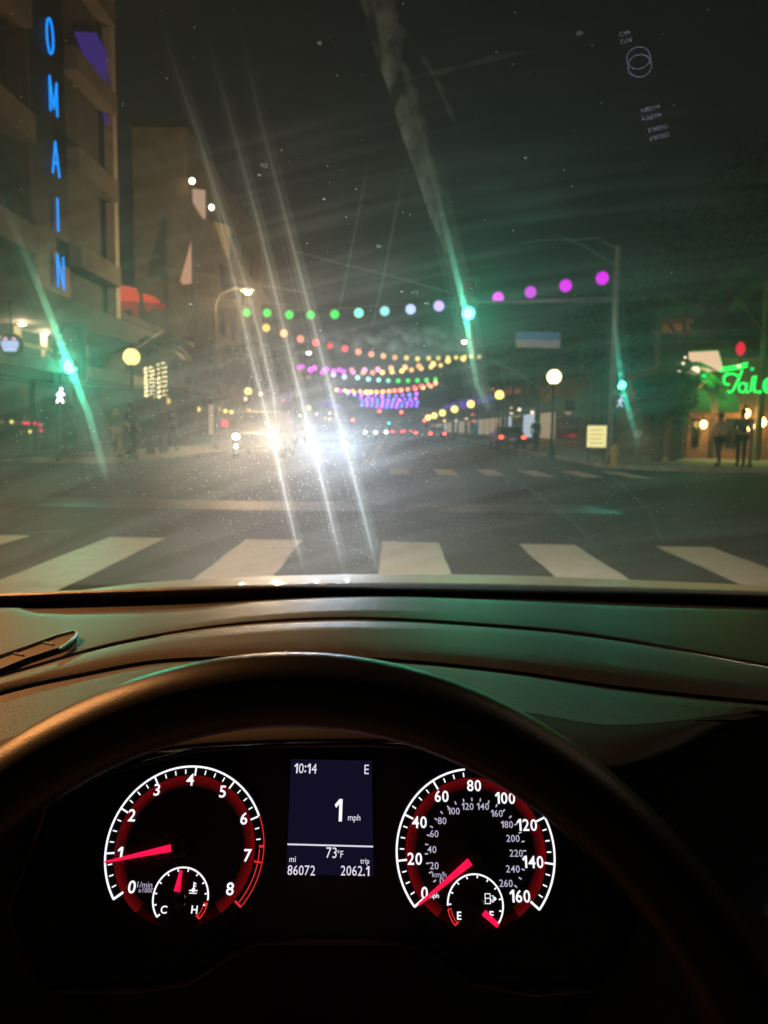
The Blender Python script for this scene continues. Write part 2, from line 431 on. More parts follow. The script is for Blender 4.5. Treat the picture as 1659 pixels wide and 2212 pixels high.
for sd, y0, y1, h, c, lab in shops:
    x0 = 11.0 * sd; x1 = 24 * sd
    t = empty("shop", ((x0 + x1) / 2, (y0 + y1) / 2, 0), lab, "shop", "shops lining the street")
    MB().bx(min(x0, x1), max(x0, x1), y0, y1, 0.13, h).build("wall", SM[c], t)
    MB().bx(min(x0, x1) - .1, max(x0, x1) + .1, y0 - .1, y1 + .1, h, h + .35).build("roof", M_DARK, t)
    n = max(1, int((y1 - y0) / 4.5)); st = (y1 - y0) / n
    for i in range(n):
        ya = y0 + st * i + 0.5; yb = ya + st - 1.0
        g_ = random.choice([M_SHOPW, M_SHOPW, M_GLASS, M_SHOPC, M_SHOPR if sd < 0 else M_SHOPW])
        xx = x0 - sd * 0.03
        MB().bx(min(xx, xx - sd * .05), max(xx, xx - sd * .05), ya, yb, 0.7, 2.5).build("shop_window", g_, t)
        if h > 6.2: MB().bx(min(xx, xx - sd * .05), max(xx, xx - sd * .05), ya + .4, yb - .4, 4.4, 6.0).build("window", M_GLASS, t)
    MB().bx(min(x0 - sd * .01, x0 - sd * 1.3), max(x0 - sd * .01, x0 - sd * 1.3), y0 + .2, y1 - .2, 2.75, 3.0).build("awning", M_DARK, t)

# ================================================================= BUILDINGS, RIGHT (restaurant with green sign)
rb = empty("restaurant", (15, 36, 0), "low restaurant on the right corner with brown awnings and wall lamps", "building")
YR = 33.0
MB().bx(12.6, 30, YR, 43.5, 0.13, 4.4).build("wall", M_BRICK, rb)
MB().bx(12.4, 30.2, YR - .2, 43.7, 4.4, 4.75).build("parapet", M_STUCD, rb)
M_STRIPE, N, L = new_mat("striped_canvas")
b = N["Principled BSDF"]; b.inputs["Roughness"].default_value = 0.8
tc = N.new("ShaderNodeTexCoord"); wv = N.new("ShaderNodeTexWave"); wv.inputs["Scale"].default_value = 3.2; wv.bands_direction = 'X'
r_ = N.new("ShaderNodeValToRGB"); r_.color_ramp.interpolation = 'CONSTANT'
r_.color_ramp.elements[0].color = (0.22, 0.13, 0.09, 1); r_.color_ramp.elements[1].position = 0.5; r_.color_ramp.elements[1].color = (0.42, 0.30, 0.22, 1)
L.new(tc.outputs["Object"], wv.inputs["Vector"]); L.new(wv.outputs["Fac"], r_.inputs["Fac"]); L.new(r_.outputs["Color"], b.inputs["Base Color"])
for (ua, ub) in ((1487, 1530), (1545, 1590)):
    xa = atY(ua, 880, YR - 1).x; xb = atY(ub, 880, YR - 1).x
    z1 = atY(1500, 838, YR).z; z0 = atY(1500, 890, YR - 1.3).z
    m = MB(); n = 7; prof = [(YR - 0.02 - 1.3 * math.sin(R(90) * i / n), z0 + (z1 - z0) * math.cos(R(90) * i / n)) for i in range(n + 1)]
    outl = [(xa, y, z) for y, z in prof]; vs = outl + [(xb, y, z) for y, z in prof] + [(xa, YR - .02, z0), (xb, YR - .02, z0)]
    fs = [(i, i + 1, i + n + 2, i + n + 1) for i in range(n)] + [list(range(n + 1)) + [2 * n + 2], [n + 1 + i for i in range(n + 1)][::-1] + [2 * n + 3]]
    m.add(vs, fs).build("awning", M_STRIPE, rb)
for (u0, u1, v0, v1, mm) in ((1495, 1512, 905, 965, M_GLASS), (1530, 1545, 905, 990, M_DARK), (1565, 1600, 905, 965, M_GLASS)):
    a, c = atY(u0, v1, YR - .05), atY(u1, v0, YR - .05)
    MB().bx(a.x, c.x, YR - .07, YR - .01, max(.2, a.z), c.z).build("window", mm, rb)
M_AMB = emis("amber_lamp_glass", (1.0, 0.55, 0.14), 14)
def wall_lamp(u, v, Y, lab, r=0.13, pw=26):
    p = atY(u, v, Y)
    t = empty("wall_lantern", p, lab, "lantern", "warm lanterns on the restaurant")
    MB().lathe([(r * .4, -r * 1.2), (r * .95, -r * .6), (r, r * .4), (r * .5, r * 1.2)], p, 12).build("glass", M_AMB, t, True)
    MB().lathe([(r * 1.2, r * 1.2), (r * .5, r * 1.9), (r * .1, r * 2.2)], p, 12).build("cap", M_POLE, t)
    MB().tube([p + Vector((0, 0, r * 2)), p + Vector((0, .2, r * 3)), p + Vector((0, YR - Y - .01, r * 3))], .02, 6).build("bracket", M_POLE, t)
    lamp("lantern_lamp", p + Vector((0, -.25, 0)), pw, (1, .6, .22), radius=.1, parent=t)
wall_lamp(1520, 917, YR - .45, "left warm lantern between the two striped awnings")
wall_lamp(1556, 917, YR - .45, "right warm lantern under the second striped awning")
wall_lamp(1612, 893, YR - .45, "upper lantern of the pair at the right edge of the restaurant", 0.15, 20)
wall_lamp(1621, 921, YR - .45, "lower lantern of the pair at the right edge of the restaurant", 0.15, 20)
wall_lamp(1646, 912, YR - .45, "lantern at the far right end of the restaurant wall", 0.16, 20)
# lit cream billboard + red oval + green neon lettering
bb = empty("billboard", atY(1530, 800, 32), "cream lit billboard on the restaurant roof above the green lettering", "billboard")
MB().prism([atY(u, v, 32) for u, v in ((1490, 760), (1552, 757), (1565, 800), (1520, 804), (1490, 778))], (0, .12, 0)).build("panel", emis("cream_lightbox", (1.0, 0.66, 0.40), 0.85), bb)
MB().tube([atY(1488, 758, 31.97), atY(1553, 755, 31.97), atY(1567, 801, 31.97)], .06, 6).build("frame", M_POLE, bb)
for u in (1510, 1550): MB().tube([atY(u, 800, 32.2), atY(u, 860, 33.3)], .06, 6).build("post", M_POLE, bb)
M_GREENN = emis("green_neon", (0.02, 1.0, 0.12), 1.6)
gs = empty("neon_sign", atY(1600, 850, 31.4), "green neon script sign with a swash over the restaurant door", "sign")
def text_verts(s, size, bold=0.0, shear=0.0, ax='CENTER', res=3):
    cu = bpy.data.curves.new("t", 'FONT'); cu.body = s; cu.size = size; cu.offset = bold; cu.shear = shear
    cu.align_x = ax; cu.align_y = 'CENTER'; cu.resolution_u = res
    o = bpy.data.objects.new("t", cu); col.objects.link(o)
    dg = bpy.context.evaluated_depsgraph_get(); dg.update()
    me = bpy.data.meshes.new_from_object(o.evaluated_get(dg))
    vs = [v.co.copy() for v in me.vertices]; fs = [list(p.vertices) for p in me.polygons]
    bpy.data.objects.remove(o); bpy.data.curves.remove(cu); bpy.data.meshes.remove(me)
    if vs:
        y0 = min(v.y for v in vs); y1 = max(v.y for v in vs)
        if ax == 'CENTER':
            x0 = min(v.x for v in vs); x1 = max(v.x for v in vs)
            vs = [Vector((v.x - (x0 + x1) / 2, v.y - (y0 + y1) / 2, 0)) for v in vs]
        else: vs = [Vector((v.x, v.y - (y0 + y1) / 2, 0)) for v in vs]
    return vs, fs
def fit_text(s, height, **k):
    vs, fs = text_verts(s, 1.0, **k)
    h = max(v.y for v in vs) - min(v.y for v in vs)
    q = height / h
    return [v * q for v in vs], fs
# lettering as bent neon tubes (x right, y up, in letter heights)
def arc(cx, cy, rx, ry, a0, a1, n=10): return [(cx + rx * math.cos(R(a0 + (a1 - a0) * i / n)), cy + ry * math.sin(R(a0 + (a1 - a0) * i / n))) for i in range(n + 1)]
NEON = [[(-.42, 1.12), (.1, 1.22), (.62, 1.38)], [(-.45, .98), (.1, 1.08), (.62, 1.22)],
        arc(.02, .55, .32, .32, 150, 30) , [(.42, 1.05), (.30, .6), (.10, .08), (-.02, 0), (-.1, .08)], arc(-.12, .62, .16, .26, 60, 300),
        arc(.48, .24, .15, .22, 20, 350), [(.63, .46), (.62, .1), (.72, .0)],
        [(.80, .05), (.86, .75), (.98, .8), (.92, .3), (.98, .02), (1.08, .06)], arc(1.16, .05, .04, .04, 0, 360, 6),
        arc(1.5, .35, .2, .33, 0, 360, 14), arc(1.5, .35, .11, .2, 0, 360, 10), [(1.86, .62), (1.9, .2), (2.0, .05)], [(2.08, .5), (1.98, .62), (1.9, .5)],
        [(2.32, .05), (2.36, 1.0)], arc(2.52, .3, .14, .28, 0, 360, 10)]
pL = atY(1577, 848, 31.4); sc_ = 1.02
for i, st in enumerate(NEON):
    MB().tube([pL + Vector((p[0] * sc_, 0, p[1] * sc_ * .84)) for p in st], 0.045, 6).build("neon_tube", M_GREENN, gs)
lamp("neon_lamp", pL + Vector((-.9, -.7, .9)), 190, (.05, 1, .12), radius=.5, parent=gs)
ov = empty("round_sign", atY(1601, 753, 31.5), "red oval lit sign on a short post above the green lettering", "sign")
MB().lathe([(.17, 0), (.19, .05), (.17, .1)], (0, 0, 0), 20, 'Y', Matrix.Translation(atY(1601, 753, 31.5)) @ Matrix.Diagonal((1, 1, 1.45, 1))).build("panel", emis("red_lightbox", (1.0, 0.01, 0.06), 0.8), ov)
MB().tube([atY(1600, 768, 31.6), atY(1600, 800, 32.2)], .04, 6).build("post", M_POLE, ov)
# brown tower with arched openings, behind
tw = empty("brick_tower", atY(1455, 900, 60), "brown square bell tower with two openings rising behind the restaurant", "tower")
c0 = atY(1425, 745, 60); c1 = atY(1485, 700, 60)
MB().bx(c0.x, c1.x, 60, 62.5, .13, c0.z).build("shaft", M_BRICK, tw)
MB().bx(c0.x - .1, c1.x + .1, 59.9, 62.6, atY(0, 728, 60).z, c1.z).build("belfry", M_BRICK, tw)
MB().bx(c0.x - .35, c1.x + .35, 59.6, 62.9, c1.z, c1.z + .35).build("roof", M_STUC, tw)
for u in (1440, 1470):
    p = atY(u, 757, 59.9); MB().bx(p.x - .3, p.x + .3, 59.85, 59.95, p.z - .5, p.z + .5).build("lit_window", emis("tower_glow", (1, .55, .28), .22), tw)
lamp("tower_floodlight", (c0.x + 1, 56, 9), 260, (1, .5, .25), radius=.2, parent=tw)

# ================================================================= STREET FURNITURE
def signal_head(root, p, face, on='green', scale=1.0, back=True, inten=700, narrow=True):
    # three-lamp vertical head; p = centre of lit lamp
    s = scale; up = {'green': (0, 1, 2), 'red': (-2, -1, 0)}[on]
    cz = p.z + (up[1]) * .34 * s
    MB().bx(p.x - .17 * s, p.x + .17 * s, p.y + .03, p.y + .25 * s, cz - .53 * s, cz + .53 * s).build("housing", M_HOUS, root)
    if back: MB().bx(p.x - .27 * s, p.x + .27 * s, p.y + .251 * s, p.y + .27 * s, cz - .63 * s, cz + .63 * s).build("backplate", M_HOUS, root)
    for k in range(3):
        z = p.z + up[k] * .34 * s
        lit = (abs(z - p.z) < .01)
        colr = {0: "green", 1: "amber", 2: "red"}[k]
        mt = SIG[colr + ("_lit" if lit else "")]
        MB().lathe([(.145 * s, 0.03), (.145 * s, 0.0), (.09 * s, -.03 * s), (.02, -.04 * s)], (p.x, p.y, z), 16, 'Y').build("lens", mt, root, True)
        v = MB(); n = 10
        vs = []
        for i in range(n + 1):
            t = R(-10 + 200 * i / n)
            for yy in (0.03, -.20 * s):
                vs.append((p.x + .155 * s * math.cos(t), p.y + yy, z + .155 * s * math.sin(t)))
            
        fs = [(2 * i, 2 * i + 2, 2 * i + 3, 2 * i + 1) for i in range(n)]
        v.add(vs, fs).build("visor", M_HOUS, root)
SIG = {"green_lit": emis("lit_green_lens", (0.06, 1.0, 0.60), 12), "red_lit": emis("lit_red_lens", (1.0, 0.05, 0.03), 22),
       "green": mat("unlit_green_lens", (.01, .05, .03), .3), "amber": mat("unlit_amber_lens", (.08, .04, .01), .3), "red": mat("unlit_red_lens", (.07, .008, .008), .3),
       "amber_lit": M_AMB, "far_green": emis("lit_cyan_lens", (0.0, .75, .8), 9)}
M_WALK = emis("walk_symbol_white", (.9, .97, 1.0), 5)
M_WALKD = emis("walk_symbol_cool", (.65, .72, 1.0), 1.1)
GREEN = (.02, 1.0, .55)
def sig_lamp(p, pw, c, root, aim=(0, 0, EYE)):
    lamp("signal_lamp", Vector(p) + Vector((0, -.06, 0)), pw, c, 'SPOT', .09, aim, 22, 1.0, root)

def walk_sign(root, p, mt, s=1.0):
    MB().bx(p.x - .22 * s, p.x + .22 * s, p.y + .03, p.y + .2, p.z - .22 * s, p.z + .22 * s).build("housing", M_HOUS, root)
    m = MB(); y = p.y
    def bar(a, c, r): m.tube([Vector((p.x + a[0] * s, y, p.z + a[1] * s)), Vector((p.x + c[0] * s, y, p.z + c[1] * s))], r * s, 6)
    m.ball((p.x + .03 * s, y, p.z + .17 * s), .035 * s, 8, 6)
    bar((.02, .11), (-.01, -.02), .035); bar((.02, .1), (.11, .02), .016); bar((.0, .1), (-.09, .01), .016)
    bar((0, -.02), (.07, -.17), .02); bar((-.01, -.02), (-.09, -.17), .02)
    m.build("walking_figure", mt, root)

# left signal on a post
sp = atY(150, 792, 21.8)
t = empty("traffic_signal", (sp.x - .1, sp.y + .15, .13), "green traffic signal on a kerbside post left of the street, beside the storefront awning", "traffic light", "traffic signals at the crossing")
MB().tube([(sp.x - .45, sp.y + .15, .13), (sp.x - .45, sp.y + .15, 4.3)], .07, 10).build("post", M_POLE, t)
MB().tube([(sp.x - .45, sp.y + .15, sp.z + .75), (sp.x, sp.y + .15, sp.z + .75)], .035, 6).build("bracket", M_POLE, t)
signal_head(t, sp, 0, scale=1.3); sig_lamp(sp, 1600, GREEN, t)
wp = atY(130, 855, 21.8); walk_sign(t, wp, M_WALK, 1.1)
# right pole with mast arm
YM = 26.0
pb = atY(1328, 900, YM); px = pb.x
t = empty("signal_mast", (px, YM + .3, .13), "tall steel mast with an arm over the street carrying the overhead green signal", "traffic light", "traffic signals at the crossing")
MB().tube([(px, YM + .3, .13), (px - .05, YM + .3, 7.3)], [.14, .09], 12).build("post", M_METAL, t)
MB().lathe([(.24, .13), (.24, .2), (.17, .45), (.15, .5)], (px, YM + .3, 0), 12).build("base", M_METAL, t)
so = atY(1012, 677, YM); za = so.z + .34
MB().tube([(px, YM + .3, za + .25), (so.x + 2, YM + .3, za + .12), (so.x - .3, YM + .3, za)], [.09, .07, .05], 10).build("arm", M_METAL, t)
signal_head(t, so, 0, scale=1.3); sig_lamp(so, 1000, GREEN, t)
sr = atY(1343, 832, YM); signal_head(t, sr, 0, scale=.85); sig_lamp(sr, 330, (.02, 1.0, .7), t)
wp = atY(1340, 868, YM); walk_sign(t, wp, M_WALKD, 1.0)
# blue street name sign hung from the arm
a, c = atY(1116, 749, YM), atY(1214, 717, YM)
t = empty("street_name_sign", ((a.x + c.x) / 2, YM + .2, a.z), "blue and white street name board hanging from the mast arm", "sign")
MB().bx(a.x, c.x, YM + .2, YM + .24, a.z, c.z).build("board", mat("pale_board", (.38, .38, .42), .5), t)
zm = a.z + (c.z - a.z) * .52
MB().bx(a.x + .004, c.x - .004, YM + .19, YM + .199, zm, c.z - .01).build("blue_band", mat("blue_board", (.05, .18, .42), .5), t)
for x in (a.x + .3, c.x - .3): MB().tube([(x, YM + .22, c.z), (x, YM + .3, za + .1)], .018, 6).build("hanger", M_POLE, t)
lamp("board_lamp", ((a.x + c.x) / 2, YM - 1.2, c.z + .9), 25, (.9, .95, 1), radius=.1, parent=t)
# signs on posts right
def post_sign(u, v0, v1, wpx, Y, lab, mt, vb):
    a, c = atY(u - wpx / 2, v1, Y), atY(u + wpx / 2, v0, Y); x = (a.x + c.x) / 2
    t = empty("post_sign", (x, Y, .13), lab, "sign", "signs on slim posts at the right corner")
    MB().bx(a.x, c.x, Y, Y + .03, a.z, c.z).build("board", mt, t)
    MB().tube([(x, Y + .06, .13), (x, Y + .06, c.z - .03)], .035, 8).build("post", M_METAL, t)
post_sign(1258, 840, 900, 34, 31, "larger dull green rectangular sign on a slim post beside the yellow board", mat("dull_green_board", (.10, .14, .08), .6), 985)
post_sign(1207, 855, 890, 26, 36, "small grey green sign on a slim post left of the larger one", mat("grey_green_board", (.16, .18, .13), .6), 975)
p = atY(1377, 937, 25.2)
t = empty("push_button_post", (p.x, 25.2, .13), "short steel crossing button post with a pale round plate right of the hydrant", "post")
MB().tube([(p.x, 25.2, .13), (p.x, 25.2, p.z + .05)], .05, 10).build("post", M_METAL, t)
MB().lathe([(.13, 0), (.14, .02), (.13, .04)], (p.x, 25.12, p.z), 14, 'Y').build("plate", mat("pale_plate", (.5, .5, .48), .5), t)
# yellow lit board
a, c = atY(1269, 966, 28), atY(1311, 920, 28)
t = empty("lit_board", ((a.x + c.x) / 2, 28, .13), "glowing pale yellow board with faint lines of lettering standing on the right corner", "sign")
MB().bx(a.x, c.x, 28, 28.12, a.z, c.z).build("panel", emis("yellow_lightbox", (1.0, 0.86, 0.36), 0.95), t)
M_INK = emis("dim_yellow_line", (.80, .62, .20), .55)
for i in range(4):
    z = a.z + (c.z - a.z) * (.2 + .2 * i)
    MB().bx(a.x + .06, c.x - .1 - .05 * (i % 2), 27.985, 27.996, z - .018, z + .018).build("lettering", M_INK, t)
for x in (a.x + .06, c.x - .06): MB().bx(x - .03, x + .03, 28.03, 28.09, .13, a.z).build("leg", M_POLE, t)
# hydrant
p = atY(1327, 985, 25.4)
t = empty("fire_hydrant", (p.x, 25.4, .13), "yellow fire hydrant at the foot of the signal mast", "hydrant")
M_HYD = mat("yellow_hydrant_paint", (.55, .40, .04), .5)
hb = MB().lathe([(.15, 0), (.15, .05), (.10, .07), (.10, .42), (.13, .44), (.13, .48), (.11, .56), (.05, .62), (.03, .68)], (p.x, 25.4, .13), 16).build("barrel", M_HYD, t, True)
for sx in (-1, 1): MB().lathe([(.05, 0), (.05, sx * .08), (.03, sx * .1)], (p.x + sx * .09, 25.4, .5), 10, 'X').build("outlet", M_HYD, t)
# cabinet left
a, c = atY(207, 998, 23.9), atY(240, 957, 23.9)
t = empty("utility_cabinet", ((a.x + c.x) / 2, 24.1, .13), "grey metal utility cabinet on the left corner pavement", "cabinet")
MB().bx(a.x, c.x, 23.9, 24.35, .2, c.z).build("body", M_METAL, t)
MB().bx(a.x - .02, c.x + .02, 23.86, 24.38, c.z, c.z + .04).build("lid", M_METAL, t)
MB().bx(a.x + .03, c.x - .03, 23.885, 23.897, .28, c.z - .06).build("door", M_METAL, t)
MB().bx(a.x - .02, c.x + .02, 23.87, 24.38, .13, .2).build("plinth", M_CONC, t)
# round shop sign
p = atY(22, 745, 18.3)
t = empty("round_sign", p, "round lit shop sign with a white blue face hanging under the left overhang", "sign")
MB().lathe([(.27, .0), (.28, .04), (.28, .10), (.26, .12)], p, 24, 'Y').build("rim", M_DARK, t)
MB().lathe([(.235, .0), (.235, -.012)], p - Vector((0, .003, 0)), 24, 'Y').build("face", mat("dim_face", (.06, .05, .06), .6), t)
M_LINE = emis("cool_white_lettering", (.55, .62, 1.0), 1.1); M_PINK = emis("pink_lettering", (1.0, .45, .85), .8)
for i, (w_, z_) in enumerate(((.20, .07), (.205, .02), (.195, -.03), (.17, -.085), (.15, -.13))):
    MB().bx(p.x - w_, p.x + w_, p.y - .03, p.y - .018, p.z + z_ - .018, p.z + z_ + .018).build("lettering", M_LINE, t)
for sx in (-1, 1): MB().ball((p.x + sx * .1, p.y - .02, p.z + .14), (.06, .01, .035), 10, 6).build("ornament", M_PINK, t)
MB().tube([p + Vector((0, .06, .27)), (p.x, p.y + .06, 4.05)], .02, 6).build("hanger", M_POLE, t)

# globe street lamps
M_GLOBE = emis("amber_globe", (1.0, 0.68, 0.16), 2.3)
M_GLOBEW = emis("warm_white_globe", (1.0, 0.80, 0.42), 3.6); M_GLOBEY = emis("yellow_globe", (1.0, .74, .22), 2.0)
def globe_lamp(x, y, z, r, mt, lab, pw=120, lit=True):
    t = empty("globe_lamp", (x, y, .13), lab, "street lamp", "globe street lamps along both kerbs")
    MB().ball((x, y, z), r, 18, 12).build("globe", mt, t, True)
    MB().lathe([(.16, .13), (.16, .3), (.09, .5), (.055, .8), (.05, z - r - .15), (.09, z - r - .05), (.09, z - r + .02)], (x, y, 0), 10).build("post", M_POLE, t)
    MB().lathe([(.07, z + r - .01), (.03, z + r + .06), (.01, z + r + .12)], (x, y, 0), 8).build("finial", M_POLE, t)
    if lit: lamp("globe_light", (x, y, z), pw, (1, .68, .3), radius=r, parent=t); t_ = LAMPS[-1]
    return t
def gl(u, v, z, r, mt, lab, pw, lit=True):
    d = ray(u, v); Y = (z - EYE) / d.z * d.y; q = atY(u, v, Y)
    return globe_lamp(q.x, q.y, q.z, r, mt, lab, pw, lit)
gl(284, 771, 3.25, .25, M_GLOBEY, "large yellow globe lamp on the left corner, nearest of all", 90)
gl(536, 845, 3.25, .20, M_GLOBE, "amber globe lamp second along the left kerb", 60)
gl(667, 881, 3.25, .20, M_GLOBE, "amber globe lamp third along the left kerb", 60, False)
gl(1197, 814, 3.25, .27, M_GLOBEW, "brightest white globe lamp on the right kerb, left of the signal mast", 120)
gl(1079, 853, 3.25, .26, M_GLOBE, "amber globe lamp second along the right kerb", 70)
for i, (u, v) in enumerate(((1017, 873), (982, 884), (956, 892), (938, 898), (925, 902))):
    gl(u, v, 3.25, .30 + .05 * i, M_GLOBE, ["amber globe lamp third along the right kerb", "amber globe lamp fourth along the right kerb", "amber globe lamp fifth along the right kerb", "amber globe lamp sixth along the right kerb", "amber globe lamp farthest along the right kerb"][i], 60, False)

# tall cobra street lamps
M_STARL = emis("sodium_lens", (1.0, .60, .24), 20); M_STARW = emis("led_lens", (1.0, .86, .62), 16)
def cobra(u, v, z, side, lab, pw, mt, r=.14):
    d = ray(u, v); Y = (z - EYE) / d.z * d.y; p = atY(u, v, Y)
    t = empty("street_lamp", (side * 8.0, Y, .13), lab, "street lamp", "tall street lamps with curved arms")
    bxx = side * 8.0
    MB().tube([(bxx, Y, .13), (bxx, Y, z - .6), (bxx - side * .25, Y, z - .1), (bxx - side * .9, Y, z + .15), (p.x + side * .25, Y, z + .12)], [.11, .07, .06, .05, .04], 10).build("post", M_POLE, t, True)
    MB().ball((p.x + side * .05, Y, z + .09), (.36, .15, .09), 14, 8).build("head", M_METAL, t, True)
    MB().ball((p.x, Y, z - .02), (r, r, r * .7), 12, 8).build("lens", mt, t, True)
    lamp("street_light", (p.x, Y, z - .2), pw, (1, .63, .31), radius=.12, parent=t)
cobra(536, 630, 7.2, -1, "tall street lamp with a glaring warm star burst on the left", 2000, M_STARL, .14)
cobra(667, 762, 7.2, -1, "tall street lamp further down the left side among the strings", 500, M_STARW, .16)
cobra(1003, 738, 7.2, 1, "tall street lamp on the right below the overhead green signal", 500, M_STARW, .16)

# ================================================================= STRING LIGHTS
BM = {}
def bulb_mat(c, k=1.0):
    e = round(k * random.choice((1.05, 1.35, 1.6, 1.9)), 2); key = (tuple(round(x, 2) for x in c), e)
    if key not in BM:
        BM[key] = emis("bulb_glass", c, e)
    return BM[key]
PAL = {'g': (.06, .75, .10), 'G': (.02, .60, .07), 'a': (.18, .75, .50), 'c': (.28, .68, .66), 'l': (.42, .50, .95), 'v': (.50, .34, .92), 'm': (.62, .05, .72), 'M': (.75, .0, .85),
       'y': (.80, .55, .14), 'o': (.85, .38, .14), 's': (.88, .24, .14), 'r': (.90, .07, .08), 'p': (.78, .22, .42), 'b': (.09, .12, .80), 'V': (.22, .08, .80), 'P': (.40, .08, .85)}
def zu(x): return (900 + x / 1.508) / 1.8517
def zv(y): return (1000 + y / 1.508) / 1.8517
def light_string(pts, cols, Y0, Y1, r, lab):
    n = len(pts); P = []; r *= 1.5
    for i, (u, v) in enumerate(pts):
        # even spacing in space: distance goes linearly with the bulb's number
        P.append(atY(u, v, Y0 + (Y1 - Y0) * i / (n - 1)))
    t = empty("light_string", P[0], lab, "string lights", "strings of coloured globe lights across the street")
    e0 = P[0] + (P[0] - P[1]) * 1.2 + Vector((0, 0, .15)); e1 = P[-1] + (P[-1] - P[-2]) * 1.2 + Vector((0, 0, .15))
    MB().tube([e0] + [p + Vector((0, 0, r + .04)) for p in P] + [e1], .012, 5).build("cable", M_CABLE, t)
    for p, c in zip(P, cols):
        MB().ball(p, r, 12, 8).build("bulb", bulb_mat(PAL[c], 1.0 if Y0 < 60 else 1.5 if Y0 < 110 else 2.4), t, True)
S1 = [(533, 675), (577, 676), (625, 680), (671, 680), (723, 679), (775, 676), (831, 672), (887, 668), (948, 661), (1012, 652), (1076, 643), (1146, 631), (1222, 617), (1301, 601)]
light_string(S1, "gGGGGaclvvmmMM", 40, 25, .135, "nearest string of lights running from green to magenta up to the right")
S2 = [(575, 708), (613, 720), (649, 732), (682, 740), (713, 747), (745, 753), (774, 760), (802, 765), (828, 769), (853, 772), (878, 773), (902, 775), (926, 774), (947, 774), (968, 773), (985, 772), (1005, 770), (1018, 770), (1035, 771)]
light_string(S2, "yosrrrssooyyyyyyyyy", 38, 78, .13, "long string of lights from orange through red to yellow, sagging to the right")
S3 = [(445, 708), (468, 705), (540, 712), (614, 718), (688, 722), (765, 724), (842, 725), (922, 720), (1002, 713), (1086, 708), (1170, 700), (1256, 688), (1345, 668), (1437, 655)]
light_string([(zu(x), zv(y)) for x, y in S3], "mmmmmpppooooyy", 76, 62, .15, "string of lights from purple through pink to orange in the middle distance")
S4 = [(450, 709), (515, 724), (587, 740), (655, 752), (720, 765), (800, 770), (865, 779), (927, 784), (985, 788), (1045, 789), (1104, 788), (1161, 787), (1216, 785), (1270, 780)]
light_string([(zu(x), zv(y)) for x, y in S4], "mmmvlcccaGGGgg", 78, 100, .17, "string of lights from purple through aqua to green in the middle distance")
S5 = [(690, 848), (740, 855), (780, 858), (850, 858), (880, 857), (916, 857), (950, 856), (988, 852), (1025, 848), (1063, 845), (1103, 840), (1143, 830), (1184, 821), (1228, 812), (1270, 803)]
light_string([(zu(x), zv(y)) for x, y in S5], "mvoyyooosssrrss", 125, 118, .2, "far string of lights from violet through yellow to red rising to the right")
light_string([(700 + 21 * i, 800 + 10 * math.sin(math.pi * i / 12) - i * .9) for i in range(13)], "pmmposyyyooyy", 84, 90, .17, "short string of lights from pink to yellow just below the purple one")
light_string([(727 + 17 * i, 842 + 7 * math.sin(math.pi * i / 12) - i * .6) for i in range(13)], "yyoosssrrrsoo", 140, 132, .2, "far string of lights from yellow to red just above the violet rows")
k = 0
for row, (y0, sag, x0, x1, n, Yd) in enumerate(((868, 12, 740, 1155, 11, 150), (896, 8, 820, 1150, 11, 175), (916, 8, 830, 1160, 12, 195), (936, 8, 825, 1155, 12, 220))):
    pts = [(zu(x0 + (x1 - x0) * i / (n - 1)), zv(y0 + sag * math.sin(math.pi * i / (n - 1)) + (i % 2) * 3)) for i in range(n)]
    light_string(pts, "".join("VbPVVPbV"[(i + row * 3) % 8] for i in range(n)), Yd, Yd + 4, .22 + .02 * row, "violet and blue string of lights, %s of the four far rows" % ["topmost", "second from the top", "third from the top", "lowest"][row])

# warm festoon under left canopies
pts = [(445, 882), (463, 880), (480, 884), (497, 888), (380, 880)][:4]
light_string([(362, 866), (374, 874), (401, 882), (428, 884), (441, 886), (472, 884), (487, 888), (500, 890), (530, 893), (553, 898)], "yyyyyyyyyy", 38, 62, .10, "low warm string of lights along the left shop canopies")

# ================================================================= TREES
def crown_mesh(name, rx, rz, n, size, seed, mtl, frond=False):
    rnd = random.Random(seed); m = MB()
    lobes = [(Vector((rnd.uniform(-.6, .6) * rx, rnd.uniform(-.6, .6) * rx, rnd.uniform(-.4, .6) * rz)), rnd.uniform(.35, .6)) for _ in range(9)]
    for _ in range(n):
        c, q = rnd.choice(lobes)
        d = Vector((rnd.gauss(0, 1), rnd.gauss(0, 1), rnd.gauss(0, 1))).normalized() * (rnd.random() ** .4)
        p = c + Vector((d.x * rx * q, d.y * rx * q, d.z * rz * q))
        a = Vector((rnd.gauss(0, 1), rnd.gauss(0, 1), rnd.gauss(0, .6))).normalized(); b_ = a.orthogonal().normalized()
        s_ = size * rnd.uniform(.6, 1.3)
        m.add([p - a * s_, p + b_ * s_ * .5, p + a * s_, p - b_ * s_ * .5], [(0, 1, 2, 3)])
    return m
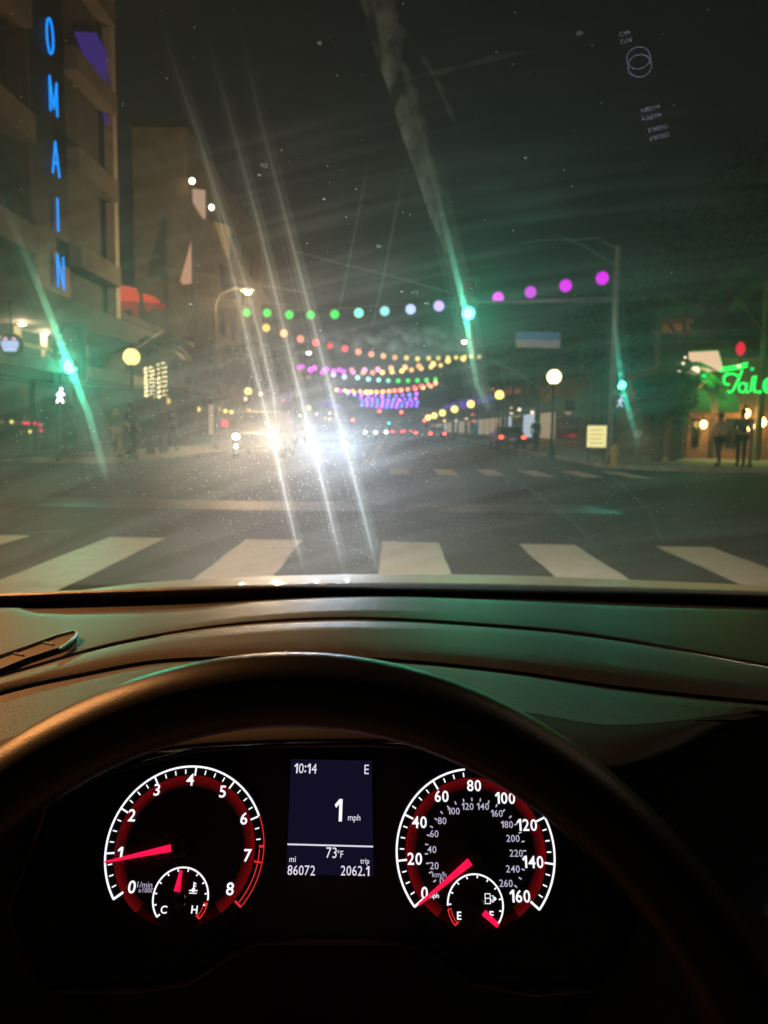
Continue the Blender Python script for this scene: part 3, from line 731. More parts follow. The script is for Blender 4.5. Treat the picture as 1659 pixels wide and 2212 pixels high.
def tree(x, y, h, rx, rz, seed, lab):
    t = empty("street_tree", (x, y, .13), lab, "tree", "dark street trees")
    rnd = random.Random(seed); tr = MB()
    top = Vector((x + rnd.uniform(-.2, .2), y, h - rz * .6))
    tr.tube([(x, y, .1), (x + .06, y, h * .3), top], [.18, .13, .06], 8)
    for k_ in range(5):
        a = rnd.uniform(0, 6.28); s0 = Vector((x, y, h * .35 + rnd.uniform(0, h * .2)))
        tr.tube([s0, s0 + Vector((math.cos(a) * rx * .4, math.sin(a) * rx * .4, rz * .5)), s0 + Vector((math.cos(a) * rx * .75, math.sin(a) * rx * .75, rz * .9))], [.07, .04, .015], 6)
    tr.build("trunk", M_BARK, t)
    m = crown_mesh("crown", rx, rz, 1500, .16, seed, M_LEAF)
    for i in range(len(m.v)): m.v[i] = m.v[i] + Vector((x, y, h - rz * .2))
    m.build("crown", M_LEAF, t)
    return t
for i, (x, y, h, rx, rz, lab) in enumerate(((9.6, 36, 5.6, 2.2, 2.0, "dark bushy tree behind the yellow board on the right pavement"), (9.4, 50, 6.4, 2.3, 2.2, "dark tree by the white globe lamp on the right pavement"),
        (9.5, 66, 6.5, 2.4, 2.3, "second dark tree down the right pavement"), (9.3, 84, 7, 2.5, 2.4, "third dark tree down the right pavement"), (9.4, 110, 8, 3, 2.8, "far dark tree at the end of the right pavement"),
        (-9.2, 47, 5.2, 2.0, 1.8, "dark tree in front of the tower block on the left pavement"), (-9.2, 62, 6, 2.2, 2.0, "second dark tree down the left pavement"),
        (-9.4, 82, 6.5, 2.4, 2.2, "third dark tree down the left pavement"), (-9.4, 112, 7.5, 3, 2.6, "far dark tree at the end of the left pavement"),
        (14.3, 28.5, 10.5, 3.3, 3.4, "large dark tree rising over the right edge of the restaurant"), (10.1, 29.6, 2.9, 1.2, 1.0, "low bushy tree lit faintly green right of the signal mast"),
        (16.5, 44.5, 11.5, 3.6, 3.4, "tall dark tree behind the restaurant roof"), (11.6, 45, 8.0, 2.6, 2.6, "dark tree behind the low palms left of the restaurant"))):
    tree(x, y, h, rx, rz, 40 + i, lab)
def palm(x, y, h, lab, seed, fr=2.0, wrap=False, n=16, wrapz=(2.2, 4.2)):
    t = empty("palm_tree", (x, y, .13), lab, "palm tree", "palm trees")
    rnd = random.Random(seed)
    MB().tube([(x, y, .1), (x + .05, y, h * .5), (x, y, h)], [.17, .13, .11], 10).build("trunk", M_BARK, t)
    m = MB()
    for i in range(n):
        a = 2 * math.pi * i / n + rnd.uniform(-.2, .2); el = rnd.uniform(.1, 1.1); L_ = fr * rnd.uniform(.8, 1.15)
        pts_ = []
        for j in range(8):
            s_ = j / 7; r_ = L_ * s_ * math.cos(el * (1 - s_ * .3)); z_ = h + L_ * (math.sin(el) * s_ - .75 * s_ * s_)
            pts_.append(Vector((x + math.cos(a) * r_, y + math.sin(a) * r_, z_)))
        side = Vector((-math.sin(a), math.cos(a), 0))
        for j in range(7):
            for k_ in range(3):
                q = pts_[j].lerp(pts_[j + 1], k_ / 3)
                ln = .42 * math.sin(math.pi * (j + 1) / 9) + .08
                for sg_ in (-1, 1):
                    tip = q + side * sg_ * ln + (pts_[j + 1] - pts_[j]).normalized() * ln * .5 - Vector((0, 0, ln * .5))
                    m.add([q, q + (pts_[j + 1] - pts_[j]).normalized() * .05, tip], [(0, 1, 2)])
        m.tube(pts_, .02, 4)
    m.build("crown", M_LEAF2, t)
    if wrap:
        f = MB()
        for i in range(110):
            s_ = i / 110; z_ = wrapz[0] + (wrapz[1] - wrapz[0]) * s_; a = s_ * 2 * math.pi * 8
            f.ball((x + .155 * math.cos(a) + .02 * math.sin(i * 2.3), y + .155 * math.sin(a), z_ + .02 * math.sin(i * 1.7)), .020, 5, 4)
        o = f.build("fairy_lights", emis("fairy_bulb", (1.0, .82, .42), 4.0), t); o["kind"] = "stuff"
    return t
palm(atY(323, 840, 28.5).x, 28.5, 4.0, "palm with its trunk wrapped in fairy lights, left of two", 1, 1.4, True, wrapz=(2.2, 3.3))
palm(atY(350, 835, 30.2).x, 30.2, 4.3, "palm with its trunk wrapped in fairy lights, right of two", 2, 1.4, True, wrapz=(2.2, 3.6))
palm(atY(1462, 800, 30).x, 30, 3.1, "low palm lit green beside the restaurant awning", 3, 1.9)
palm(atY(1430, 800, 29.4).x, 29.4, 2.0, "low palm lit green nearest the signal mast", 4, 1.7)
palm(atY(1476, 800, 31.8).x, 31.8, 3.7, "taller palm against the cream billboard", 5, 1.6)
palm(atY(1418, 800, 34).x, 34, 6.4, "tall dark palm behind the low green lit palms", 6, 2.2)
palm(atY(1652, 700, 32.2).x, 32.2, 7.4, "tall dark palm at the right edge above the red oval sign", 9, 2.6)

# small warm pin lights on the restaurant terrace
def pin(u, v, Y, mt, r, lab, grp="small festoon bulbs on the restaurant terrace", cat="bulb", nm="festoon_bulb"):
    p = atY(u, v, Y); t = empty(nm, p, lab, cat, grp)
    MB().ball(p, r, 10, 7).build("glass", mt, t, True)
    MB().lathe([(r * .5, r * .85), (r * .45, r * 1.7), (r * .2, r * 1.9)], p, 8).build("cap", M_POLE, t)
M_PIN = emis("pin_bulb", (1.0, .72, .48), 1.6); M_PINA = emis("amber_pin_bulb", (1.0, .58, .12), 2.0); M_PING = emis("green_pin_bulb", (.02, .8, .2), 1.0)
for u, v, r, m_, lab in ((1488, 803, .10, M_PIN, "small warm bulb under the left end of the cream billboard"), (1502, 800, .17, M_PIN, "larger warm bulb under the cream billboard"),
        (1467, 803, .06, M_PIN, "faint warm bulb left of the billboard bulbs"), (1476, 785, .06, M_PIN, "faint pink bulb above the warm bulbs"), (1480, 772, .05, M_PIN, "faint topmost bulb left of the billboard"),
        (1521, 812, .09, M_PING, "small green bulb left of the green lettering"), (1596, 791, .07, M_PIN, "pinkish bulb under the red oval sign"), (1625, 797, .08, M_PING, "small green bulb right of the red oval sign"),
        (1520, 827, .09, M_PINA, "upper amber bulb above the first striped awning"), (1513, 833, .09, M_PINA, "lower amber bulb above the first striped awning"), (1423, 851, .09, M_PINA, "amber bulb among the palms right of the signal mast")):
    pin(u, v, 30.9, m_, r, lab)
M_PINR = emis("red_pin_bulb", (1.0, .03, .12), 1.0); M_PINY = emis("yellow_pin_bulb", (1.0, .75, .12), 1.1)
for u, v, m_, lab in ((25, 911, M_PINY, "yellow bulb in the left shop window"), (53, 914, M_PINR, "leftmost red bulb in the left shop window"), (61, 914, M_PINR, "red bulb touching the leftmost one"),
        (75, 914, M_PINR, "dim red bulb in the middle of the shop window row"), (87, 918, M_PINR, "upper red bulb at the right end of the window row"), (89, 930, M_PINR, "lower red bulb at the right end of the window row"), (65, 932, M_PINY, "pale yellow bulb below the red ones")):
    p_ = atX(u, v, -11.1); pin(u, v, p_.y, m_, .055, lab, "small bulbs in the left shop window")
for u, v, m_, lab, Y in ((862 * 0 + 466, 913, M_PINR, "large red glow sign in a left shop", 55), (486, 914, M_PINR, "smaller red glow beside the large one", 55), (400, 858, emis("violet_pin", (.12, .05, .9), 1.2), "violet bulb over the left canopies", 50)):
    pin(u, v, Y, m_, .28 if Y == 55 else .12, lab, "glowing signs in the left shops", "sign", "glow_sign")

rt = random.Random(11)
for i in range(26):
    sd = -1 if i % 2 else 1
    Y = rt.uniform(48, 140); zz = rt.uniform(2.2, 3.6); xx = sd * rt.uniform(9.4, 10.6)
    mm = rt.choice([M_PIN, M_PINA, M_PIN, M_PINR, M_PIN]); p = Vector((xx, Y, zz))
    t = empty("festoon_bulb", p, "%s bulb under the far shop awnings on the %s side of the street" % ({M_PIN: "warm white", M_PINA: "amber", M_PINR: "red"}[mm], "left" if sd < 0 else "right"), "bulb", "small bulbs under the far shop awnings")
    MB().ball(p, .07 + Y * .0011, 8, 6).build("glass", mm, t, True)
    MB().lathe([(.04, .08), (.03, .2)], p, 6).build("cap", M_POLE, t)
# ================================================================= VEHICLES
M_CARW = mat("silver_car_paint", (.30, .30, .31), .3, .5, var=.05, coat=.6); M_CARD = mat("dark_car_paint", (.025, .026, .03), .3, .4, var=.05, coat=.6); M_CARB = mat("blue_car_paint", (.04, .06, .12), .3, .4, var=.05, coat=.6)
M_HLW = emis("headlight_cold", (.78, .88, 1.0), 70); M_HLY = emis("headlight_warm", (1.0, .84, .6), 40); M_TAIL = emis("tail_light", (1.0, .06, .03), 6); M_TAILF = emis("tail_light_far", (1.0, .04, .04), 12)
M_RIM = mat("alloy", (.4, .4, .4), .35, .9)
M_DIMR = mat("unlit_tail_lens", (.2, .01, .01), .3); M_DIMW = mat("unlit_lamp_lens", (.4, .4, .4), .2)
M_HLD = emis("headlight_distant", (1.0, .93, .8), 30)
def car(name, x, y, facing, lab, paint, w_=1.8, l=4.4, h=1.45, suv=False, head=None, tail=None, hl_z=.65, hl_dx=.62, fog=False, grp="cars on the street", detail=True):
    """facing -1: front toward the viewer; +1: rear toward the viewer"""
    t = empty(name, (x, y, 0), lab, "car", grp)
    s = facing                                  # local +Y*(-s)... front of the car points to -y when facing=-1
    def P(a, b_, c): return Vector((x + a, y + (l / 2 + (-b_ if facing < 0 else b_) - (0 if facing < 0 else l)) * 1.0 if False else y + (b_ * facing), c))
    hw = w_ / 2
    if suv: prof = [(-l / 2, .35, 1), (-l / 2, .95, 1), (-l / 2 + .35, h - .08, .82), (-l / 2 + .8, h, .80), (.55, h, .80), (1.15, 1.08, .92), (l / 2 - .15, .95, .94), (l / 2, .75, .9), (l / 2, .32, .9)]
    else: prof = [(-l / 2, .35, .95), (-l / 2, .85, .95), (-l / 2 + .75, .98, .93), (-l / 2 + 1.35, h, .74), (.25, h, .74), (1.05, .95, .92), (l / 2 - .2, .78, .93), (l / 2, .6, .88), (l / 2, .3, .88)]
    body = MB(); n = len(prof)
    vs = [P(-hw * k_, b_, c) for b_, c, k_ in prof] + [P(hw * k_, b_, c) for b_, c, k_ in prof]
    fs = [(i, i + 1, i + n + 1, i + n) for i in range(n - 1)] + [(n - 1, 0, n, 2 * n - 1)]
    fs += [tuple(range(n))[::-1], tuple(range(n, 2 * n))]
    bo = body.add(vs, fs).build("body", paint, t)
    bv = bo.modifiers.new("bevel", 'BEVEL'); bv.width = .06; bv.segments = 3
    for p_ in bo.data.polygons: p_.use_smooth = True
    def between(i, j, f0, f1, k_=.86, off=.012):
        a, c = prof[i], prof[j]
        dz = Vector((0, (c[1] - a[1]) , -(c[0] - a[0]))).normalized()
        if dz.z < 0: dz = -dz
        q = []
        for f_, sx in ((f0, -1), (f0, 1), (f1, 1), (f1, -1)):
            b_ = a[0] + (c[0] - a[0]) * f_; z_ = a[1] + (c[1] - a[1]) * f_; kk = (a[2] + (c[2] - a[2]) * f_) * k_
            q.append(P(sx * hw * kk, b_ + dz.y * off, z_ + dz.z * off))
        return q
    wi = (4, 5) if suv else (4, 5)
    ri = (1, 2) if suv else (2, 3)
    off_ = Vector((0, 0, .004))
    MB().prism(between(wi[0], wi[1], .08, .92), off_).build("windscreen", M_GLASS, t)
    MB().prism(between(ri[0], ri[1], .1, .9), off_).build("rear_window", M_GLASS, t)
    for sx in (-1, 1):
        for b_ in (-l / 2 + .8, l / 2 - .85):
            c = P(sx * (hw - .1), b_, .33)
            wv_ = MB().lathe([(.2, -.1), (.33, -.1), (.34, 0), (.33, .1), (.2, .1)], c, 18, 'X').build("wheel", M_RUBBER, t)
            MB().lathe([(.19, -.105), (.19, .105)], c, 12, 'X').build("rim", M_RIM, wv_)
        hl = MB().ball(P(sx * hl_dx, l / 2 - .03, hl_z), (.12, .06, .10), 12, 8).build("headlight", head or M_DIMW, t, True)
        if fog: MB().ball(P(sx * hl_dx, l / 2 - .02, hl_z - .36), (.07, .05, .06), 10, 7).build("fog_light", head or M_DIMW, t, True)
        MB().ball(P(sx * hl_dx * 1.05, -l / 2 + .0, .82), (.13, .04, .09), 12, 8).build("tail_light", tail or M_DIMR, t, True)
        MB().ball(P(sx * (hw * .97), .75, 1.0), (.1, .06, .06), 8, 6).build("mirror", paint, t, True)
    MB().box(P(0, -l / 2 - .01, .68), (.34, .02, .16)).build("number_plate", mat("plate_white", (.5, .5, .5), .5) if 'PL' not in BM else BM['PL'], t)
    MB().box(P(0, l / 2 + .005, .52), (.9, .03, .14)).build("grille", M_BLACKP, t)
    return t, P
def beam(P, l, z, dx, pw, c, t, aim=(0, 0, 2.5), r=.07, ang=11):
    for sx in (-1, 1):
        q = P(sx * dx, l / 2 + .06, z); lamp("headlamp_beam", q, pw, c, 'SPOT', r, aim, ang, 1.0, t)
hc = atY(710, 960, 31)
t, P = car("oncoming_car", hc.x, 31 + 2.2, -1, "oncoming car in the left lane with two dazzling cold white headlights", M_CARD, head=M_HLW, hl_z=hc.z, hl_dx=.655)
beam(P, 4.4, hc.z, .655, 3300, (.64, .80, 1.0), t)
hc = atY(549, 944, 29)
t, P = car("oncoming_car", hc.x, 29 + 2.3, -1, "oncoming tall vehicle with warm headlights and fog lights beside the dazzling car", M_CARD, suv=True, h=1.8, w_=1.95, l=4.6, head=M_HLY, hl_z=hc.z, hl_dx=.69, fog=True)
lamp("headlamp_beam", P(.69, 2.38, hc.z), 3700, (1, .74, .45), 'SPOT', .07, (0, 0, 2.5), 11, 1.0, t)
lamp("headlamp_beam", P(-.69, 2.38, hc.z), 700, (1, .74, .45), 'SPOT', .07, (0, 0, 2.5), 11, 1.0, t)
hc = atY(633, 953, 58)
car("oncoming_car", hc.x, 60, -1, "third oncoming car with warm lights between the two nearest ones", M_CARB, head=emis("headlight_mid", (1, .85, .6), 22), hl_z=hc.z)
for i, (u, Y, lab) in enumerate(((800, 95, "small far oncoming car with white lights, leftmost of the distant cluster"), (824, 105, "small far oncoming car with white lights, right of the distant cluster"), (812, 130, "most distant oncoming car between two others"))):
    hc = atY(u, 938, Y); car("oncoming_car", hc.x, Y + 2.2, -1, lab, M_CARW, head=M_HLD, hl_z=.75)
rc = atY(1107, 949, 45)
t, P = car("parked_car", rc.x, 45 + 2.2, 1, "dark car with round red tail lights at the right kerb", M_CARD, tail=M_TAIL, w_=1.8)
for i, (u, Y, lab) in enumerate(((912, 80, "far car with red tail lights in the right lane"), (945, 72, "far car with red tail lights near the right kerb"), (858, 110, "distant car with red tail lights near the middle of the street"), (880, 150, "most distant car with red tail lights"))):
    hc = atY(u, 944, Y); car("departing_car", hc.x, Y + 2.2, 1, lab, M_CARD, tail=M_TAILF)

# far traffic signals
def far_signal(u, v, Y, on, lab, s=1.4):
    p = atY(u, v, Y); t = empty("far_signal", (p.x, Y, 0), lab, "traffic light", "distant traffic signals")
    up = .34 * s
    cz = p.z - up if on == 'red' else p.z + up
    MB().bx(p.x - .2 * s, p.x + .2 * s, Y + .05, Y + .3, cz - .55 * s, cz + .55 * s).build("housing", M_HOUS, t)
    MB().ball(p, (.2, .05, .2), 12, 8).build("lens", SIG["red_lit"] if on == 'red' else SIG["far_green"], t, True)
    return t, p
for u, v, on, lab in ((820, 888, 'red', "left one of two red signals hanging over the far street"), (867, 890, 'red', "right one of two red signals hanging over the far street"),
                      (762, 907, 'red', "red signal on the far left kerb"), (917, 908, 'red', "red signal on the far right kerb"),
                      (840, 914, 'green', "upper cyan green signal in the distance"), (856, 926, 'green', "lower cyan green signal in the distance")):
    Y = 150 if on == 'red' else 190
    t, p = far_signal(u, v, Y, on, lab)
    if on == 'red' and v > 900 or on == 'green': MB().tube([(p.x, Y + .4, 0), (p.x, Y + .4, p.z + .6)], .09, 6).build("post", M_POLE, t)
    else:
        sx = -1 if u < 840 else 1
        MB().tube([(p.x, Y + .4, p.z + .8), (sx * 8.5, Y + .4, p.z + .8), (sx * 8.5, Y + .4, 0)], .09, 6).build("arm", M_POLE, t)

# ================================================================= PEOPLE
M_SKIN = mat("skin", (.30, .18, .12), .6)
def person(x, y, h, lab, top_m, leg_m, shoe_m, stride=.25, yaw=0, hair_m=None, z0=.135):
    s = h / 1.75
    t = empty("person", (x, y, z0), lab, "person")
    J = {'pel': (0, 0, .95), 'spi': (0, .01, 1.15), 'che': (0, 0, 1.36), 'nec': (0, 0, 1.50), 'hd': (0, -.02, 1.58), 'hd2': (0, -.02, 1.70),
         'lh': (-.09, 0, .92), 'lk': (-.10, -stride * .55, .50), 'la': (-.10, -stride * .35, .09), 'lt': (-.10, -stride * .35 - .15, .035),
         'rh': (.09, 0, .92), 'rk': (.10, stride * .15, .50), 'ra': (.10, stride * .8, .10), 'rt': (.10, stride * .8 - .15, .04),
         'ls': (-.17, 0, 1.42), 'le': (-.23, .06, 1.14), 'lw': (-.22, -.05, .92), 'lf': (-.22, -.08, .84), 'rs': (.17, 0, 1.42), 're': (.23, -.02, 1.14), 'rw': (.21, -.12, .95), 'rf': (.21, -.15, .87)}
    Rd = {'pel': .13, 'spi': .12, 'che': .14, 'nec': .06, 'hd': .085, 'hd2': .085, 'lh': .09, 'lk': .06, 'la': .045, 'lt': .035, 'rh': .09, 'rk': .06, 'ra': .045, 'rt': .035,
          'ls': .065, 'le': .045, 'lw': .033, 'lf': .03, 'rs': .065, 're': .045, 'rw': .033, 'rf': .03}
    E = [('pel', 'spi'), ('spi', 'che'), ('che', 'nec'), ('nec', 'hd'), ('hd', 'hd2'), ('pel', 'lh'), ('lh', 'lk'), ('lk', 'la'), ('la', 'lt'), ('pel', 'rh'), ('rh', 'rk'), ('rk', 'ra'), ('ra', 'rt'),
         ('che', 'ls'), ('ls', 'le'), ('le', 'lw'), ('lw', 'lf'), ('che', 'rs'), ('rs', 're'), ('re', 'rw'), ('rw', 'rf')]
    def skin(name, joints, edges, m_, k_=1.0, root='pel'):
        idx = {j: i for i, j in enumerate(joints)}
        me = bpy.data.meshes.new(name); me.from_pydata([Vector(J[j]) * s for j in joints], [(idx[a], idx[b_]) for a, b_ in edges], [])
        o = bpy.data.objects.new(name, me); col.objects.link(o); o.parent = t
        md = o.modifiers.new("skin", 'SKIN'); sv = me.skin_vertices[0].data
        for j in joints:
            sv[idx[j]].radius = (Rd[j] * k_ * s, Rd[j] * k_ * s * (.75 if j in ('pel', 'spi', 'che') else 1)); sv[idx[j]].use_root = (j == root)
        ss = o.modifiers.new("sub", 'SUBSURF'); ss.levels = 1; ss.render_levels = 1
        me.materials.append(m_)
        return o
    skin("body", list(J), E, M_SKIN)
    skin("shirt", ['pel', 'spi', 'che', 'ls', 'le', 'rs', 're'], [('pel', 'spi'), ('spi', 'che'), ('che', 'ls'), ('ls', 'le'), ('che', 'rs'), ('rs', 're')], top_m, 1.18)
    skin("trousers", ['pel', 'lh', 'lk', 'la', 'rh', 'rk', 'ra'], [('pel', 'lh'), ('lh', 'lk'), ('lk', 'la'), ('pel', 'rh'), ('rh', 'rk'), ('rk', 'ra')], leg_m, 1.22)
    for a, b_ in (('la', 'lt'), ('ra', 'rt')):
        q0, q1 = Vector(J[a]) * s, Vector(J[b_]) * s; c = (q0 + q1) / 2 + Vector((x, y, z0)); c.z = z0 + .05 * s + (.0 if a == 'la' else .01)
        MB().ball(c, (.055 * s, .15 * s, .05 * s), 12, 8).build("shoe", shoe_m, t, True)
    hm = MB().ball((x + J['hd2'][0] * s, y + .02, z0 + 1.70 * s), (.10 * s, .11 * s, .10 * s), 12, 8).build("hair", hair_m or M_DARK, t, True)
    t.rotation_euler = (0, 0, yaw)
    return t
M_BLKC = mat("black_cloth", (.02, .02, .024), .9); M_WHTC = mat("pale_cloth", (.45, .36, .30), .9); M_WSHOE = mat("white_shoe", (.75, .70, .60), .7); M_JEAN = mat("dark_denim", (.03, .035, .06), .9); M_GRNC = mat("green_cloth", (.08, .14, .07), .9)
q = atY(286, 990, 24.6); person(q.x, 24.6, 1.75, "person in dark clothes and white shoes crossing the left corner", M_BLKC, M_JEAN, M_WSHOE, .35, R(75))
q = atY(252, 990, 24.9); person(q.x, 24.9, 1.68, "person in a green top and pale trousers beside the utility cabinet", M_GRNC, M_WHTC, M_BLKC, .1, R(20))
q = atY(1552, 990, 25.8); person(q.x, 25.8, 1.72, "person in a pale shirt and dark trousers below the warm lanterns", M_WHTC, M_BLKC, M_BLKC, .22, R(200))
q = atY(1600, 990, 25.6); person(q.x, 25.6, 1.85, "person all in black standing beside the right post", M_BLKC, M_BLKC, M_BLKC, .08, R(170))
q = atY(1155, 990, 40); person(q.x, 40, 1.75, "person in dark clothes on the pavement right of the parked car", M_BLKC, M_BLKC, M_BLKC, .2, R(180))
q = atY(372, 960, 33); person(q.x, 33, 1.72, "person in dark clothes walking under the left canopies", M_GRNC, M_BLKC, M_BLKC, .3, R(160))
q = atY(1622, 960, 25.0)
t = empty("steel_post", (q.x, 25.0, .13), "slim grey post at the right kerb beside the person in black", "post")
MB().tube([(q.x, 25.0, .13), (q.x, 25.0, 1.7)], .055, 10).build("post", M_METAL, t); MB().lathe([(.1, .13), (.1, .17), (.06, .2)], (q.x, 25.0, 0), 10).build("base", M_METAL, t)


# ================================================================= OWN CAR
CARX = 0.35
car0 = empty("own_car", (CARX, 1.0, 0), "the dark car interior seen from its driver seat, with glowing dials and steering wheel", "car")
Z0 = EYE                                       # heights below are relative to the eye
def PZ(u, v, dz): return atZ(u, v, EYE + dz)
M_DASH, N, L = new_mat("grained_dash_plastic")
b = N["Principled BSDF"]; b.inputs["Base Color"].default_value = (.021, .019, .018, 1); b.inputs["Specular IOR Level"].default_value = .30; b.inputs["Roughness"].default_value = .50
tc = N.new("ShaderNodeTexCoord"); vo = N.new("ShaderNodeTexVoronoi"); vo.inputs["Scale"].default_value = 800
nz = N.new("ShaderNodeTexNoise"); nz.inputs["Scale"].default_value = 260; nz.inputs["Detail"].default_value = 2
L.new(tc.outputs["Object"], vo.inputs["Vector"]); L.new(tc.outputs["Object"], nz.inputs["Vector"])
ad = N.new("ShaderNodeMath"); ad.operation = 'ADD'; L.new(vo.outputs["Distance"], ad.inputs[0]); L.new(nz.outputs["Fac"], ad.inputs[1])
bp = N.new("ShaderNodeBump"); bp.inputs["Strength"].default_value = .55; bp.inputs["Distance"].default_value = .0005
L.new(ad.outputs[0], bp.inputs["Height"]); L.new(bp.outputs["Normal"], b.inputs["Normal"])
US = [-420, -150, 0, 100, 200, 300, 400, 500, 600, 715, 830, 960, 1100, 1250, 1400, 1530, 1659, 1850, 2150]
def curve(keys):
    ks = sorted(keys)
    def f(u):
        if u <= ks[0][0]: return ks[0][1] + (u - ks[0][0]) * (ks[1][1] - ks[0][1]) / (ks[1][0] - ks[0][0])
        if u >= ks[-1][0]: return ks[-1][1] + (u - ks[-1][0]) * (ks[-1][1] - ks[-2][1]) / (ks[-1][0] - ks[-2][0])
        for i in range(len(ks) - 1):
            if ks[i][0] <= u <= ks[i + 1][0]:
                p0 = ks[max(i - 1, 0)]; p1 = ks[i]; p2 = ks[i + 1]; p3 = ks[min(i + 2, len(ks) - 1)]
                h = p2[0] - p1[0]; t_ = (u - p1[0]) / h
                m1 = (p2[1] - p0[1]) / (p2[0] - p0[0]); m2 = (p3[1] - p1[1]) / (p3[0] - p1[0])
                return (2 * t_**3 - 3 * t_**2 + 1) * p1[1] + (t_**3 - 2 * t_**2 + t_) * h * m1 + (-2 * t_**3 + 3 * t_**2) * p2[1] + (t_**3 - t_**2) * h * m2
    return f
def loft(rows, us, mat_, name, parent, smooth=True):
    """rows: list of (curve of v over u, height below the eye); every point is where that sight line meets that height"""
    vs = []; fs = []; n = len(us)
    for f, dz in rows:
        for u in us:
            d = dz(u) if callable(dz) else dz
            vs.append(PZ(u, f(u), d))
    for j in range(len(rows) - 1):
        for i in range(n - 1): fs.append((j * n + i, j * n + i + 1, (j + 1) * n + i + 1, (j + 1) * n + i))
    m = MB(); m.add(vs, fs); o = m.build(name, mat_, parent, False)
    for p in o.data.polygons: p.use_smooth = smooth
    return o
UF = [-420 + 2570 * i / 150 for i in range(151)]
cBase = curve([(-420, 1335), (0, 1313), (400, 1300), (800, 1288), (1100, 1290), (1400, 1300), (1659, 1310), (2150, 1330)])
cCrest = curve([(-420, 1345), (0, 1316), (40, 1316), (75, 1326), (200, 1329), (400, 1322), (540, 1303), (700, 1293), (850, 1291), (1100, 1300), (1400, 1313), (1659, 1321), (2150, 1345)])
cRidge = curve([(-420, 1560), (0, 1462), (230, 1398), (400, 1366), (540, 1349), (700, 1340), (850, 1341), (1000, 1350), (1200, 1366), (1350, 1386), (1500, 1412), (1659, 1440), (2150, 1500)])
cSeam = curve([(-420, 1640), (0, 1500), (200, 1455), (330, 1432), (450, 1424), (600, 1420), (850, 1428), (1100, 1452), (1350, 1488), (1659, 1520), (2150, 1560)])
cLip = curve([(-420, 1950), (-100, 1770), (90, 1690), (250, 1640), (420, 1616), (600, 1606), (800, 1604), (1000, 1612), (1150, 1640), (1300, 1668), (1450, 1630), (1560, 1585), (1659, 1560), (2150, 1600)])
def sh(f, d): return lambda u: f(u) + d
def blend(f, g_, k_): return lambda u: f(u) * (1 - k_) + g_(u) * k_
rows = [(sh(cBase, -16), -.232), (cBase, -.226), (sh(cCrest, -2.0), -.212), (cCrest, -.2035), (sh(cCrest, 3), -.2010), (sh(cCrest, 10), -.2000),
        (blend(cCrest, cRidge, .55), -.1985), (sh(cRidge, -8), -.1985), (sh(cRidge, -3), -.1990), (sh(cRidge, -.5), -.2012)]
loft(rows, UF, M_DASH, "dash_pad", car0)
zr = lambda u: -.2045
rows = [(sh(cRidge, 0.5), -.2016), (sh(cRidge, 2.5), -.1985), (sh(cRidge, 5), -.1965), (sh(cRidge, 14), -.1955), (blend(cRidge, cSeam, .5), -.1960), (sh(cSeam, -7), -.1985), (sh(cSeam, -3), -.1995), (sh(cSeam, -1), -.2012),
        (sh(cSeam, 2), -.2018), (sh(cSeam, 5), -.2000), (sh(cSeam, 9), -.1990), (sh(cSeam, 22), -.1985), (blend(cSeam, cLip, .45), -.1990)]
loft(rows, UF, M_DASH, "cluster_hood", car0)
loft([(blend(cSeam, cLip, .45), -.1991), (blend(cSeam, cLip, .55), -.1993), (blend(cSeam, cLip, .85), -.2010), (sh(cLip, -9), -.2030), (sh(cLip, -3), -.2045), (cLip, -.2080)], UF, mat("painted_lip_shade", (.006, .006, .006), .6, spec=.2), "shaded_visor_lip", car0)  # near-black colour stands in for shade on the hood's lower edge

# left side air vent
vt = MB(); A = [(-140, 1462), (-20, 1428), (60, 1400), (120, 1378), (160, 1368), (165, 1372), (140, 1394), (60, 1420), (-20, 1452), (-140, 1492)]
vt.prism([PZ(u, v, -.1945) for u, v in A], (0, 0, -.004)).build("side_vent", mat("vent_black", (.006, .006, .006), .6), car0)
ve = car0.children[-1] if car0.children else None
vent = [o for o in col.objects if o.name.startswith("side_vent")][0]
M_TRIM = mat("satin_trim", (.10, .085, .07), .35, var=.1)
MB().tube([PZ(u, v, -.1935) for u, v in ((-140, 1458), (-20, 1424), (60, 1396), (120, 1374), (160, 1364), (168, 1370), (150, 1388), (128, 1404))], .0016, 6).build("vent_trim", M_TRIM, vent, True)
for (ua, va, ub, vb) in ((95, 1389, 115, 1393), (30, 1412, 50, 1416), (-40, 1436, -20, 1440)):
    MB().tube([PZ(ua, va, -.1937), PZ(ub, vb, -.1939)], .0012, 6).build("slat", M_TRIM, vent)

# windshield lower ceramic band and gasket
cF0 = curve([(-420, 1302), (0, 1282), (300, 1270), (600, 1261), (830, 1258), (1100, 1261), (1400, 1269), (1659, 1277), (2150, 1296)])
cF1 = curve([(-420, 1336), (0, 1311), (400, 1301), (800, 1287), (1100, 1291), (1400, 1302), (1659, 1312), (2150, 1334)])
M_FRIT = mat("ceramic_band", (.13, .13, .135), .4, var=.3, scale=30, bump=.35, bscale=900)
loft([(cF0, -.206), (sh(cF0, 2), -.2045), (blend(cF0, cF1, .3), -.207), (blend(cF0, cF1, .8), -.2185), (cF1, -.2275)], UF, M_FRIT, "windshield_band", car0)
